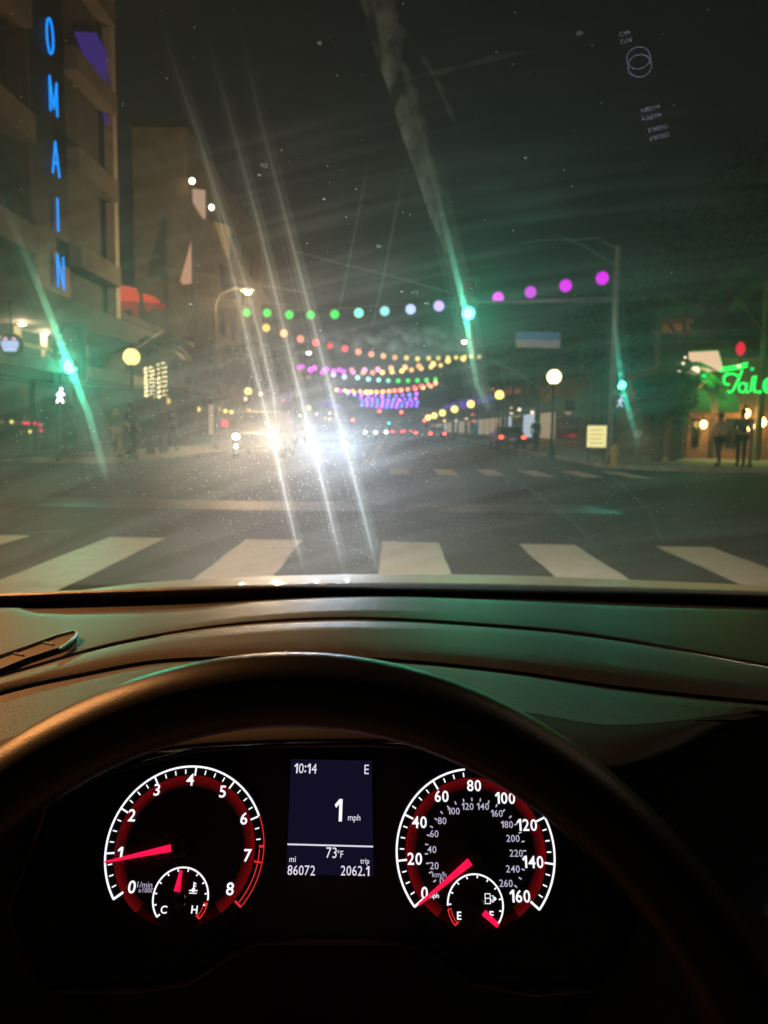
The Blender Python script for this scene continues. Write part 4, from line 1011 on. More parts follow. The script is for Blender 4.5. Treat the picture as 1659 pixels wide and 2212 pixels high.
# bonnet seen over the band
M_BONNET = mat("beige_car_paint", (.50, .44, .34), .55, .0, var=.04, scale=2, coat=.15)
cH = curve([(-100, 1330), (120, 1285), (230, 1268), (330, 1257), (450, 1250), (640, 1243), (830, 1240), (1100, 1243), (1400, 1254), (1659, 1266), (1900, 1285), (2150, 1310)])
bo = MB(); rowsY = [(1.06, 10, None), (1.2, 5, None), (1.5, 0, None)]
vs = []; fs = []; us = [-100 + 2250 * i / 60 for i in range(61)]
top = [atY(u, cH(u), 1.5) for u in us]
sect = [(1.03, -.03), (1.2, .004), (1.35, .004), (1.5, 0), (1.75, -.03), (2.0, -.09), (2.15, -.17), (2.2, -.30)]
for (yy, dz) in sect:
    for p in top:
        k_ = yy / 1.5
        zc = p.z + dz + (1.5 - yy) * .085
        vs.append(Vector((p.x * (.98 + .02 * k_), yy, zc)))
n = len(us)
for j in range(len(sect) - 1):
    for i in range(n - 1): fs.append((j * n + i, j * n + i + 1, (j + 1) * n + i + 1, (j + 1) * n + i))
o = bo.add(vs, fs).build("bonnet", M_BONNET, car0)
for p in o.data.polygons: p.use_smooth = True
# own headlights (just below the bonnet edge)
for x in (CARX - .68, CARX + .68):
    MB().ball((x, 2.16, .66), (.14, .06, .07), 12, 8).build("headlight", M_HLD, car0, True)
    lamp("own_headlamp", (x, 2.28, .68), 1500, (1.0, .83, .64), 'SPOT', .06, (x, 14, -.4), 95, 1.0, car0)

# ---- windshield: a raked pane; dirt in it scatters the street lights forward
RK = R(30)
PB = Vector((0, .965, EYE - .199)); NI = Vector((0, -math.sin(RK), -math.cos(RK)))   # inward normal
def pane(u, v, off=0.0): return onplane(u, v, PB + NI * off, NI)
ws_v, TH = [], .005
c4 = [pane(-150, 1290), pane(1810, 1290), pane(2400, -620), pane(-740, -620)]
xs = (-.62, 1.20)
lowY, lowZ = PB.y + .02, PB.z - .02 * math.tan(RK)
tp = Vector((0, .20, PB.z + (PB.y - .20) * math.tan(RK)))
c4 = [Vector((-.62, lowY, lowZ)), Vector((1.25, lowY, lowZ)), Vector((1.12, tp.y, tp.z)), Vector((-.50, tp.y, tp.z))]
M_PANE = scatter("dirty_laminated_glass", [(4.2, .86, (1, 1, 1)), (1.5, .955, (1, 1, 1)), (.24, .985, (1, 1, 1))])
ws = MB().prism(c4, -NI * TH).build("windshield", M_PANE, car0)
# grease smears and added glare streaks: thin lens-shaped films on the inside of the pane
def glare_smear(px, w0, mat_, th=.0012, off=.004, name="grease_and_glare_streak", wf=None):
    C = [pane(u, v, off) for u, v in px]; n = len(C)
    # resample
    pts_ = []
    for i in range(n - 1):
        for k_ in range(6): pts_.append(C[i].lerp(C[i + 1], k_ / 6))
    pts_.append(C[-1]); n = len(pts_)
    m = MB(); b0 = 0
    for i, p in enumerate(pts_):
        d = (pts_[min(i + 1, n - 1)] - pts_[max(i - 1, 0)]).normalized(); s_ = d.cross(NI).normalized()
        dist = (p - CO).length; t_ = i / (n - 1); ea = min(1.0, 3 * t_, 9 * (1 - t_)); env = max(.04, min(1.0, 12 * t_, 12 * (1 - t_)))
        ww = (wf(t_) if wf else w0) * env * dist / F / 2; hh = th * max(.06, ea) ** 1.3 / 2
        for k_ in range(8):
            a = 2 * math.pi * k_ / 8
            m.v.append(p + s_ * ww * math.cos(a) + NI * hh * math.sin(a))
    for i in range(n - 1):
        for k_ in range(8):
            k2 = (k_ + 1) % 8; m.f.append([i * 8 + k_, i * 8 + k2, (i + 1) * 8 + k2, (i + 1) * 8 + k_])
    m.f.append(list(range(8))[::-1]); m.f.append([(n - 1) * 8 + k_ for k_ in range(8)])
    return m.build(name, mat_, ws)
M_SM1 = scatter("glare_film", [(30, .89, (1, 1, 1))])
M_SM4 = scatter("thick_glare_film", [(22, .93, (1, 1, 1)), (45, .97, (1, 1, 1))])
M_SM2 = scatter("thin_grease_and_glare_film", [(12, .86, (1, 1, 1))])
M_SM3 = scatter("scratch_and_reflection_film", [(50, .62, (1, .95, .85))])
STK = [([(505, 0), (560, 250), (640, 560), (700, 790), (745, 960), (785, 1110), (822, 1262)], 9, M_SM1),
       ([(425, 0), (490, 230), (560, 490), (625, 760), (675, 960), (705, 1080), (748, 1262)], 8, M_SM1),
       ([(400, 150), (440, 330), (495, 560), (540, 760), (588, 945), (620, 1090), (663, 1262)], 7, M_SM1),
       ([(330, -10), (380, 150), (440, 330), (490, 490), (536, 630), (562, 730), (590, 850), (600, 950)], 8, M_SM1),
       ([(905, 250), (940, 400), (975, 545), (1003, 660), (1016, 750), (1030, 830), (1060, 900)], 14, M_SM4),
       ([(-40, 330), (10, 450), (60, 560), (110, 685), (150, 792), (190, 890), (215, 980), (232, 1050)], 17, M_SM4),
       ([(1322, 560), (1328, 700), (1343, 832), (1362, 900), (1385, 980)], 12, M_SM4)]
for i_, (px_, w_, m_) in enumerate(STK):  # streaks laid across each lamp to imitate glare
    glare_smear(px_, w_, m_, off=.004 + .0022 * (i_ % 3), th=.0014)
    glare_smear([(u + 2, v) for u, v in px_], w_ * 3.8, M_SM2, off=.0108 + .0022 * (i_ % 3), th=.0018)
    glare_smear([(u - w_ * 1.6, v + 25) for u, v in px_], w_ * .5, M_SM2, off=.0175 + .0012 * (i_ % 3), th=.0009)
glare_smear([(247, 783), (300, 750), (357, 711)], 7, M_SM3, off=.0195, th=.002)
glare_smear([(800, 325), (780, 430), (755, 560), (728, 690)], 8, M_SM2)
glare_smear([(880, 340), (855, 460), (830, 590), (800, 725)], 9, M_SM2, off=.0062)
# dash reflection imitated by a broad smear running up to the roof (pale, irregular)
from mathutils import noise
def film(name, mat_, edges, nu, nv, thick, off):
    """a thin layer of dirt or imitated reflection whose thickness follows a noise; edges(s, t) gives the photo pixel, thick(s, t) the thickness in metres"""
    m = MB(); A = []
    for j in range(nv + 1):
        for i in range(nu + 1):
            s_, t_ = i / nu, j / nv; u, v = edges(s_, t_); p = pane(u, v, off); h = 0.00002 if (i in (0, nu) or j in (0, nv)) else max(.00002, thick(s_, t_, u, v))
            A.append((p, h))
    W_ = nu + 1; n = len(A)
    m.v = [p for p, h in A] + [p + NI * h for p, h in A]
    for j in range(nv):
        for i in range(nu):
            a = j * W_ + i; m.f.append([a, a + 1, a + W_ + 1, a + W_]); m.f.append([n + a, n + a + W_, n + a + W_ + 1, n + a + 1])
    for i in range(nu):
        m.f.append([i, n + i, n + i + 1, i + 1]); a = nv * W_ + i; m.f.append([a, a + 1, n + a + 1, n + a])
    for j in range(nv):
        a = j * W_; m.f.append([a, a + W_, n + a + W_, n + a]); a += nu; m.f.append([a, n + a, n + a + W_, a + W_])
    return m.build(name, mat_, ws)
cE = curve([(-40, 765), (90, 800), (190, 835), (300, 868), (380, 898), (460, 925), (590, 975), (760, 1018), (900, 1060)])
def ns(x, y, z=0.0, o=4): return noise.fractal(Vector((x, y, z)), .9, 2.1, o)
def band_edges(s_, t_):
    v = -40 + 920 * t_
    w_ = 88 * (1 - t_) ** 1.5 * (1 + .55 * ns(v * .012, 3.1, o=3)) + 10
    return cE(v) + w_ * s_, v
film("painted_reflection", M_SM3, band_edges, 26, 220, lambda s_, t_, u, v: (.0017 if t_ > .45 else .0021) * (1 - .8 * s_) * min(1, s_ * 9) * max(.05, .55 + .95 * ns(u * .018, v * .010, 2.0, 4) + .35 * ns(u * .07, v * .03, 7.0, 2)), .0235)
glare_smear([(865, 60), (900, 105), (930, 150), (948, 185), (960, 215), (990, 280)], 10, M_SM2, off=.0212, th=.0022, wf=lambda t_: 8 + 6 * math.sin(t_ * 23))
glare_smear([(835, 185), (900, 165), (950, 156), (1000, 142), (1090, 120), (1180, 105)], 10, M_SM2, th=.0022, off=.0212, wf=lambda t_: 10 + 6 * math.sin(t_ * 19))
# wiper haze: fine arcs over the whole swept area
def wiper(s_, t_, u, v):
    dx, dy = u - 1887, v - 5361; r_ = math.hypot(dx, dy); a = math.atan2(dx, -dy)
    f = ns(r_ * .045, a * 7.0, 1.0, 5) * .8 + ns(r_ * .012, a * 9.0, 5.0, 3) * .8
    g_ = .55 + .9 * f + .35 * ns(u * .006, v * .006, 9.0, 3)
    g_ *= .25 + .75 * min(1, max(0, (v - 120) / 420))
    return .0011 * max(.04, g_) ** 1.3
M_FILM = scatter("wiper_haze", [(15, .87, (1, 1, 1)), (1.8, .95, (1, 1, 1)), (.06, .985, (1, 1, 1))])
film("wiper_haze", M_FILM, lambda s_, t_: (-60 + 1790 * s_, -30 + 1285 * t_), 170, 300, wiper, .0262)
def patch(s_, t_, u, v):
    q = ((u - 850) / 190) ** 2 + ((v - 738) / 42) ** 2
    return .0012 * max(.02, (1 - q)) * max(.1, .6 + 1.3 * ns(u * .05, v * .05, 4.0))
film("dried_splash", scatter("dried_splash", [(30, .82, (1, 1, 1))]), lambda s_, t_: (640 + 420 * s_, 690 + 100 * t_), 70, 40, patch, .0285)
for px in (((300, 575), (420, 590), (560, 615), (700, 640)), ((560, 520), (700, 560), (860, 600), (1000, 640)), ((1050, 540), (1160, 520), (1290, 515), (1350, 545)), ((1180, 500), (1260, 530), (1340, 580)), ((380, 640), (520, 650), (640, 660)), ((900, 740), (1020, 760), (1110, 800), (1180, 850)),
           ((620, 990), (760, 965), (900, 945), (1010, 925)), ((1020, 980), (1150, 1060), (1240, 1130), (1290, 1180)), ((1140, 930), (1290, 1000), (1400, 1100), (1440, 1190)), ((640, 1150), (720, 1170), (780, 1192), (822, 1218)), ((0, 1160), (90, 1148), (160, 1147))):
    glare_smear(list(px), 8, M_SM2, th=.0016, off=.0305)
# dust specks
rd = random.Random(5); dm = MB()
def speck(u, v, s_):
    c = pane(u, v, .0330 + rd.uniform(0, .0008)); e1 = Vector((1, 0, 0)); e2 = NI.cross(e1)
    a = rd.uniform(0, 6.28); q = rd.uniform(.6, 1.6)
    f1 = (e1 * math.cos(a) + e2 * math.sin(a)) * s_ * q; f2 = (e1 * -math.sin(a) + e2 * math.cos(a)) * s_ / q; f3 = NI * s_ * .7
    dm.add([c + f1, c + f2, c - f1, c - f2, c + f3, c - f3], [(0, 1, 4), (1, 2, 4), (2, 3, 4), (3, 0, 4), (1, 0, 5), (2, 1, 5), (3, 2, 5), (0, 3, 5)])
for _ in range(5200):
    u = rd.gauss(760, 380); v = rd.gauss(1100, 110)
    if v < 1245: speck(u, v, rd.choice([.00018, .00022, .00032, .00045]))
for _ in range(500):
    speck(rd.uniform(-50, 1700), 1240 - 1240 * rd.random() ** 1.6, rd.choice([.00012, .00015, .0002, .00035]))
def drop(u, v, r_):
    c = pane(u, v, .036); e1 = Vector((1, 0, 0)); e2 = NI.cross(e1); k_ = 10
    for (q, h) in ((1, 0), (.55, .4), (.55, -.4)):
        for i in range(k_):
            a = 2 * math.pi * i / k_; w_ = 1 + .25 * math.sin(3 * a + u)
            dm.v.append(c + (e1 * math.cos(a) + e2 * math.sin(a) * .8) * r_ * q * w_ + NI * r_ * h * .5)
    n_ = len(dm.v) - 3 * k_
    for i in range(k_):
        i2 = (i + 1) % k_
        dm.f += [[n_ + i, n_ + i2, n_ + k_ + i2, n_ + k_ + i], [n_ + i, n_ + 2 * k_ + i, n_ + 2 * k_ + i2, n_ + i2]]
    dm.f += [[n_ + k_ + i for i in range(k_)], [n_ + 2 * k_ + i for i in range(k_)][::-1]]
for u, v, r_ in ((571, 357, .0016), (560, 378, .0009), (897, 632, .0018), (922, 655, .0014), (818, 532, .0013), (1252, 71, .0012), (690, 93, .0009), (1135, 341, .0008), (412, 657, .0011), (868, 630, .0008), (700, 430, .0008), (1450, 590, .0008), (13, 1040, .0009), (311, 1067, .0009), (628, 1226, .0010), (404, 1090, .0008), (1495, 1390 - 300, .0006)):
    drop(u, v, r_)
dst = dm.build("dust", scatter("dust_grain", [(3000, .80, (1, 1, 1)), (1200, .93, (1, 1, 1))]), ws); dst['kind'] = 'stuff'
# added reflective patch, mirrors the radio legends (laminated: two faces, two reflections)
M_REFL, N, L = new_mat("mirror_patch_glass")
N.remove(N["Principled BSDF"]); tr = N.new("ShaderNodeBsdfTransparent"); gy = N.new("ShaderNodeBsdfGlossy"); gy.inputs["Roughness"].default_value = 0.0; gy.inputs["Color"].default_value = (.05, .05, .05, 1)
ad = N.new("ShaderNodeAddShader"); L.new(tr.outputs[0], ad.inputs[0]); L.new(gy.outputs[0], ad.inputs[1]); L.new(ad.outputs[0], N["Material Output"].inputs["Surface"])
gp = MB().prism([pane(u, v, -.012) for u, v in ((1300, 40), (1500, 40), (1500, 340), (1300, 340))], -NI * .0058).build("added_mirror_patch", M_REFL, ws)
# roof, pillars
M_LINING = mat("grey_headlining", (.10, .10, .10), .9)
MB().prism([(-.55, .22, tp.z + .012), (1.25, .22, tp.z + .012), (1.25, -1.2, tp.z + .10), (-.55, -1.2, tp.z + .10)], (0, 0, .03)).build("roof", M_LINING, car0)
for sx, x0, x1 in ((-1, -.66, -.53), (1, 1.28, 1.15)):
    MB().tube([(x0, lowY, lowZ), (x1, tp.y, tp.z)], .03, 8).build("pillar", M_LINING, car0)
MB().bx(-.7, 1.35, -.9, -.86, .3, 1.9).build("rear_bulkhead", M_LINING, car0)

# ---- radio (out of frame to the right; its lit legends mirror in the pane)
rp = Vector((.30, .40, EYE - .33)); rn = Vector((-.15, -.62, .77)).normalized()
rx_ = Vector((0, 0, 1)).cross(rn).normalized() * 1.0; ry_ = rn.cross(rx_).normalized()
if rx_.x < 0: rx_ = -rx_; ry_ = -ry_
if ry_.z < 0: ry_ = -ry_
def mirrored(u, v):
    c = pane(u, v, -.012); d = (c - CO).normalized(); dd = d - 2 * d.dot(NI) * NI
    t_ = (rp - c).dot(rn) / dd.dot(rn); return c + dd * t_
RB = MB(); cen = mirrored(1395, 190)
ca, cb = [mirrored(u, v) for u, v in ((1353, 85), (1424, 292))]
RB.prism([cen + rx_ * a + ry_ * b_ - rn * .004 for a, b_ in ((-.13, -.12), (.13, -.12), (.13, .12), (-.13, .12))], -rn * .05)
radio = RB.build("radio", M_BLACKP, car0)
M_LEG = emis("button_legend", (.72, .66, 1.0), 3.0)
def legend(s_, u, v, h):
    vs, fs = fit_text(s_, h, bold=0.0)
    p = mirrored(u, v); m = MB(); m.add([p + rx_ * q.x + ry_ * q.y for q in vs], fs); m.build("lettering", M_LEG, radio)
legend("CAR", 1353, 88, .0045); legend("MEDIA", 1409, 252, .0045); legend("RADIO", 1425, 295, .0045)
p = mirrored(1382, 142); MB().tube([p + rx_ * .0115 * math.cos(R(a)) + ry_ * .0115 * math.sin(R(a)) for a in range(0, 361, 12)], .0004, 5).build("knob_ring", M_LEG, radio)

# ---- steering wheel
WR, WT = .196, R(27)
wtop = Vector((-.0387, .3334, EYE - .1165)); dn = Vector((0, -math.sin(WT), -math.cos(WT))); wc = wtop + dn * WR
wn_ = Vector((0, -math.cos(WT), math.sin(WT)))
M_LEATH = mat("black_leather", (.006, .006, .006), .38, var=.1, scale=12, bump=.12, bscale=1300, spec=.28)
m = MB(); n1_, n2_ = 120, 20
for i in range(n1_):
    a = 2 * math.pi * i / n1_; rad = Vector((1, 0, 0)) * math.sin(a) - dn * math.cos(a)
    for j in range(n2_):
        t_ = 2 * math.pi * j / n2_
        m.v.append(wc + rad * (WR + .0165 * math.cos(t_)) + wn_ * .0165 * math.sin(t_))
for i in range(n1_):
    for j in range(n2_): m.f.append([i * n2_ + j, ((i + 1) % n1_) * n2_ + j, ((i + 1) % n1_) * n2_ + (j + 1) % n2_, i * n2_ + (j + 1) % n2_])
sw = m.build("steering_wheel", M_LEATH, car0, True)
hub = MB(); pr = []
Mh = Matrix.Translation(wc) @ Matrix((( 1, 0, 0), tuple((0, wn_.y, -dn.y)), tuple((0, wn_.z, -dn.z)))).to_4x4()
hc_ = wc + dn * .03
hub = MB(); rings = [(.078, .0), (.076, .012), (.06, .022), (.03, .028), (.004, .03)]
for r_, h_ in rings:
    for k_ in range(40):
        a = 2 * math.pi * k_ / 40; hub.v.append(hc_ + Vector((1, 0, 0)) * r_ * math.cos(a) * 1.15 + dn * r_ * math.sin(a) + wn_ * (h_ - .01))
for j in range(len(rings) - 1):
    for k_ in range(40): hub.f.append([j * 40 + k_, j * 40 + (k_ + 1) % 40, (j + 1) * 40 + (k_ + 1) % 40, (j + 1) * 40 + k_])
hub.build("airbag_cover", M_BLACKP, sw, True)
for a in (96, 264, 180):
    rad = Vector((1, 0, 0)) * math.sin(R(a)) - dn * math.cos(R(a))
    MB().tube([hc_ + rad * .07 - wn_ * .012, wc + rad * (WR - .005)], [.016, .011], 8).build("spoke", M_BLACKP, sw, True)

# ---- instrument cluster plane
CD = .486
cc = CO + ray(712, 1836) * CD
cn = (CO - cc).normalized(); cn = (cn + Vector((0.075, 0, 0))).normalized(); cn.x = 0; cn.normalize()
cx_ = Vector((1, 0, 0)); cy_ = cn.cross(cx_).normalized()
def cl(u, v, off=0.0):
    return onplane(u, v, cc + cn * off, cn)
def loc2(p, off=0.0): return cc + cx_ * p[0] + cy_ * p[1] + cn * off
def to2(u, v, off=0.0):
    q = cl(u, v, off) - cc; return (q.dot(cx_), q.dot(cy_))
M_FACE = mat("matt_black_dial", (.006, .006, .0065), .5, var=.1)
M_LENSB = mat("gloss_black_bezel", (.010, .010, .010), .22, var=.1)
W1 = emis("white_backlight", (.93, .93, 1.0), 1.25); W2 = emis("soft_white_backlight", (.78, .72, .95), .62); RD = emis("red_backlight", (1.0, .03, .03), .85); RD2 = emis("dim_red_backlight", (1.0, .02, .02), .22); ND = emis("needle_red", (1.0, .008, .075), 1.05)
# dark backing panel and bezel rim
outl = [(95, 1748), (60, 1850), (16, 1962), (22, 2012), (75, 2110), (112, 2136), (290, 2140), (410, 2122), (500, 2062), (560, 2034), (870, 2034), (940, 2070), (1020, 2122), (1150, 2146), (1285, 2136), (1345, 2072), (1381, 1985), (1374, 1940), (1340, 1850), (1290, 1755), (1180, 1672), (1020, 1624), (800, 1610), (600, 1612), (420, 1622), (230, 1672)]
MB().prism([cl(u, v, -.012) for u, v in outl], -cn * .004).build("cluster_face", M_FACE, car0)
rim_pts = [cl(u, v, -.004) for u, v in outl]; rim_pts.append(rim_pts[0])
MB().tube(rim_pts, .0022, 8).build("cluster_bezel", M_LENSB, car0, True)
# side walls of the recess
m = MB(); n = len(outl); a0 = [cl(u, v, -.002) for u, v in outl]; a1 = [cl(u, v, -.0119) for u, v in outl]
m.add(a0 + a1, [(i, (i + 1) % n, (i + 1) % n + n, i + n) for i in range(n)]).build("cluster_recess", M_LENSB, car0)
# lower dash fascia around it
m = MB(); big = [cl(u, v, -.02) for u, v in ((-700, 1625), (1420, 1625), (1500, 1555), (2300, 1555), (2300, 3000), (-700, 3000))]
m.poly(big).build("lower_fascia", M_BLACKP, car0)

PX = CD / F                                       # metres per pixel on the cluster
def arcband(m, c, r0, r1, a0, a1, off=0, n=None, ky=1.0):
    n = n or max(6, int(abs(a1 - a0) / 2)); vs = []
    for i in range(n + 1):
        a = R(a0 + (a1 - a0) * i / n)
        for r_ in (r0, r1): vs.append(loc2((c[0] + r_ * math.cos(a), c[1] + r_ * math.sin(a)), off))
    m.add(vs, [(2 * i, 2 * i + 2, 2 * i + 3, 2 * i + 1) for i in range(n)])
def tick(m, c, a, r0, r1, w0, w1=None, off=0):
    w1 = w0 if w1 is None else w1; a = R(a); d = (math.cos(a), math.sin(a)); s_ = (-d[1], d[0])
    q = [(c[0] + d[0] * r0 - s_[0] * w0 / 2, c[1] + d[1] * r0 - s_[1] * w0 / 2), (c[0] + d[0] * r1 - s_[0] * w1 / 2, c[1] + d[1] * r1 - s_[1] * w1 / 2),
         (c[0] + d[0] * r1 + s_[0] * w1 / 2, c[1] + d[1] * r1 + s_[1] * w1 / 2), (c[0] + d[0] * r0 + s_[0] * w0 / 2, c[1] + d[1] * r0 + s_[1] * w0 / 2)]
    m.poly([loc2(p, off) for p in q])
ONE = [(.0, .74), (.27, 1.0), (.46, 1.0), (.46, 0), (.27, 0), (.27, .77), (.09, .60)]
GC = {}
def compose(s_, h, bold):
    vs = []; fs = []; x = 0.0
    for ch in s_:
        if ch == "1": g_, f_ = [Vector((a, b_, 0)) for a, b_ in ONE], [list(range(7))]
        elif ch in ".:":
            g_, f_ = [], []
            for yb in ((0,) if ch == "." else (.12, .62)):
                f_.append([len(g_) + k for k in range(4)]); g_ += [Vector((a, yb + b_, 0)) for a, b_ in ((0, 0), (.19, 0), (.19, .19), (0, .19))]
        else:
            if (ch, bold) not in GC: GC[(ch, bold)] = fit_text(ch, 1.0, bold=bold)
            g_, f_ = GC[(ch, bold)]; x0 = min(q.x for q in g_); g_ = [Vector((q.x - x0, q.y + .5, 0)) for q in g_]
        w_ = max(q.x for q in g_); n_ = len(vs)
        vs += [Vector((q.x + x, q.y, 0)) for q in g_]; fs += [[i + n_ for i in f] for f in f_]
        x += w_ + .13
    x -= .13
    return [Vector(((q.x - x / 2) * h, (q.y - .5) * h, 0)) for q in vs], fs
def put(m, s_, u, v, hpx, off=.0006, bold=.012, left=False, sx=1.0):
    if all(c in "0123456789.:" for c in s_): vs, fs = compose(s_, hpx * PX, bold)
    else: vs, fs = fit_text(s_, hpx * PX, bold=bold, ax='LEFT' if left else 'CENTER')
    p = to2(u, v, off); m.add([loc2((p[0] + q.x * sx, p[1] + q.y), off) for q in vs], fs)
def needle(tip, tail, w0, w1, name, parent, off=.004):
    a, b_ = to2(*tip), to2(*tail); m = MB()
    d = Vector((b_[0] - a[0], b_[1] - a[1])).normalized(); s_ = Vector((-d.y, d.x))
    q = [Vector(a) + s_ * w0 * PX / 2, Vector(b_) + s_ * w1 * PX / 2, Vector(b_) - s_ * w1 * PX / 2, Vector(a) - s_ * w0 * PX / 2]
    m.prism([loc2(p, off) for p in q], cn * .0012); return m.build(name, ND, parent)
def hubcap(c, r, parent, off=.0015):
    m = MB(); rings = [(r, 0), (r, .004), (r * .92, .0055), (r * .4, .006)]; k = 28
    for rr_, h_ in rings:
        for i in range(k): m.v.append(loc2((c[0] + rr_ * math.cos(2 * math.pi * i / k), c[1] + rr_ * math.sin(2 * math.pi * i / k)), off + h_))
    for j in range(3):
        for i in range(k): m.f.append([j * k + i, j * k + (i + 1) % k, (j + 1) * k + (i + 1) % k, (j + 1) * k + i])
    m.f.append([3 * k + i for i in range(k)]); m.build("needle_hub", M_LENSB, parent, True)
def disc(c, r, name, parent, mt, off):
    m = MB(); m.poly([loc2((c[0] + r * math.cos(2 * math.pi * i / 72), c[1] + r * math.sin(2 * math.pi * i / 72)), off) for i in range(72)]); return m.build(name, mt, parent)
RDR = emis("ring_red_backlight", (1.0, .02, .03), .30)
def red_ring(c, r_, a0, a1, parent, hole):
    m = MB(); a = a0
    while a > a1:
        x_, y_ = c[0] + .85 * r_ * math.cos(R(a)), c[1] + .85 * r_ * math.sin(R(a))
        if (x_ - hole[0]) ** 2 + (y_ - hole[1]) ** 2 > (hole[2]) ** 2:
            tick(m, c, a, r_ * .75, r_ * .885, r_ * .001, r_ * .0085, .0002)
        a -= 1.55
    m.build("red_scale_ring", RDR, parent)
    g_ = MB(); arcband(g_, c, r_ * .80, r_ * .885, 0, 360, .00008); 
    g_.build("red_glow_ring", emis("deep_red_glow", (1.0, .01, .02), .012), parent)
# tachometer
tc_ = to2(399, 1834); TR = 171 * PX * 1.0
ta = disc(tc_, TR * 1.04, "tachometer", car0, M_FACE, -.0002)
sub = to2(391, 1939); SR_ = 59 * PX
A0, A8 = 216.0, -40.0
m = MB(); arcband(m, tc_, TR * .982, TR * 1.006, A0, A0 - 6 * 32, .0004, 120); m.build("scale_arc", W1, ta)
m = MB()
for i in range(0, 33):
    v_ = i * .25; a = A0 - 32 * v_
    if abs(v_ - round(v_)) < .01:
        if v_ < 6.1: tick(m, tc_, a, TR * .88, TR * .985, TR * .020, off=.0005)
    elif v_ < 6.6 and v_ > 0: tick(m, tc_, a, TR * .905, TR * .96, TR * .014, off=.0005)
m2 = MB()
for f in (0,): tick(m, tc_, A0 - .3, TR * .86, TR * 1.0, TR * .026, off=.0005)
m.build("scale_marks", W1, ta)
m = MB(); arcband(m, tc_, TR * .995, TR * 1.006, A0 - 6.02 * 32, A8, .0004, 60); arcband(m, tc_, TR * .94, TR * .952, A0 - 6.72 * 32, A8 + 1.5, .0004, 50)
tick(m, tc_, A8 + .3, TR * .90, TR * 1.0, TR * .024, off=.0005); tick(m, tc_, A0 - 7 * 32, TR * .9, TR * .99, TR * .02, off=.0005); tick(m, tc_, A0 - 6.66 * 32, TR * .94, TR * 1.0, TR * .03, off=.0005)
m.build("redline_arc", RD, ta)
red_ring(tc_, TR, 234, -54, ta, (sub[0], sub[1], SR_ * 1.12))
m = MB()
for s_, u, v in (("0", 285, 1916), ("1", 259, 1843), ("2", 285, 1761), ("3", 339, 1706), ("4", 411, 1684), ("5", 481, 1710), ("6", 527, 1768), ("7", 535, 1848), ("8", 497, 1920)):
    put(m, s_, u, v, 25)
m.build("scale_numbers", W1, ta)
m = MB(); put(m, "1/min", 313, 1911, 11, bold=.0); put(m, "x1000", 315, 1923, 9, bold=.0); m.build("unit_lettering", W2, ta)
needle((232, 1862), (373, 1832), 4, 15, "needle", ta)
hubcap(to2(397, 1829), 21 * PX, ta)
# temperature gauge
tg = disc(sub, SR_ * 1.06, "temperature_gauge", car0, M_FACE, .0007)
m = MB(); arcband(m, sub, SR_ * .955, SR_ * 1.01, 219, -4, .0012, 80); tick(m, sub, 219, SR_ * .86, SR_, SR_ * .06, off=.0013)
m.build("scale_arc", W1, tg)
m = MB()
for i in range(1, 11): tick(m, sub, 219 - 25.9 * i * .9, SR_ * .86, SR_ * .94, SR_ * .045, off=.0013)
m.build("scale_marks", W1, tg)
m = MB(); arcband(m, sub, SR_ * .97, SR_ * 1.01, -8, -41, .0012, 14); arcband(m, sub, SR_ * .86, SR_ * .89, -12, -41, .0012, 14); tick(m, sub, -41, SR_ * .82, SR_ * 1.0, SR_ * .06, off=.0013); tick(m, sub, -10, SR_ * .86, SR_ * 1.0, SR_ * .05, off=.0013)
m.build("hot_zone_arc", RD, tg)
m = MB(); put(m, "C", 354, 1965, 15, .0014); put(m, "H", 420, 1965, 15, .0014); m.build("lettering", W1, tg)
m = MB(); c_ = to2(419, 1920)
for (x0, y0, x1, y1) in ((-1, 4, 1.5, 16), (1, 12, 5, 14), (1, 7, 5, 9), (-9, -1, -3, 1), (3, -1, 9, 1), (-8, -6, 8, -4.2)):
    m.poly([loc2((c_[0] + a * PX, c_[1] + b_ * PX - 3 * PX), .0014) for a, b_ in ((x0, y0), (x1, y0), (x1, y1), (x0, y1))])
m.poly([loc2((c_[0] + 4 * PX * math.cos(R(a)), c_[1] + 4 * PX * math.sin(R(a)) - 2 * PX), .0014) for a in range(0, 360, 30)])
m.build("coolant_symbol", W1, tg)
needle((395, 1880), (386, 1925), 5, 13, "needle", tg); hubcap(to2(390, 1946), 17 * PX, tg)
# speedometer
sc2 = to2(1027, 1840); SRr = 171 * PX
sp_ = disc(sc2, SRr * 1.04, "speedometer", car0, M_FACE, -.0002)
fsub = to2(1026.5, 1954)
def sa(mph): return 219.5 - 1.62 * mph
m = MB(); arcband(m, sc2, SRr * .982, SRr * 1.006, sa(0), sa(76), .0004, 90); m.build("scale_arc", W1, sp_)
m = MB(); arcband(m, sc2, SRr * .982, SRr * 1.006, sa(120) + 5, sa(160), .0004, 60); m.build("scale_arc", W1, sp_)
m = MB()
for i in range(0, 33):
    mph = i * 5
    if mph == 120: tick(m, sc2, sa(0), SRr * .86, SRr * 1.0, SRr * .026, off=.0005); m.build("scale_marks", W1, sp_); m = MB()
    if 76 < mph < 118: continue
    big_ = mph % 20 == 0
    tick(m, sc2, sa(mph), SRr * (.87 if big_ else .90), SRr * (.985 if big_ else .955), SRr * (.022 if big_ else .015), off=.0005)
tick(m, sc2, sa(160), SRr * .86, SRr * 1.0, SRr * .026, off=.0005)
m.build("scale_marks", W1, sp_)
red_ring(sc2, SRr, 236, -54, sp_, (fsub[0], fsub[1], SR_ * 1.12))
m = MB()
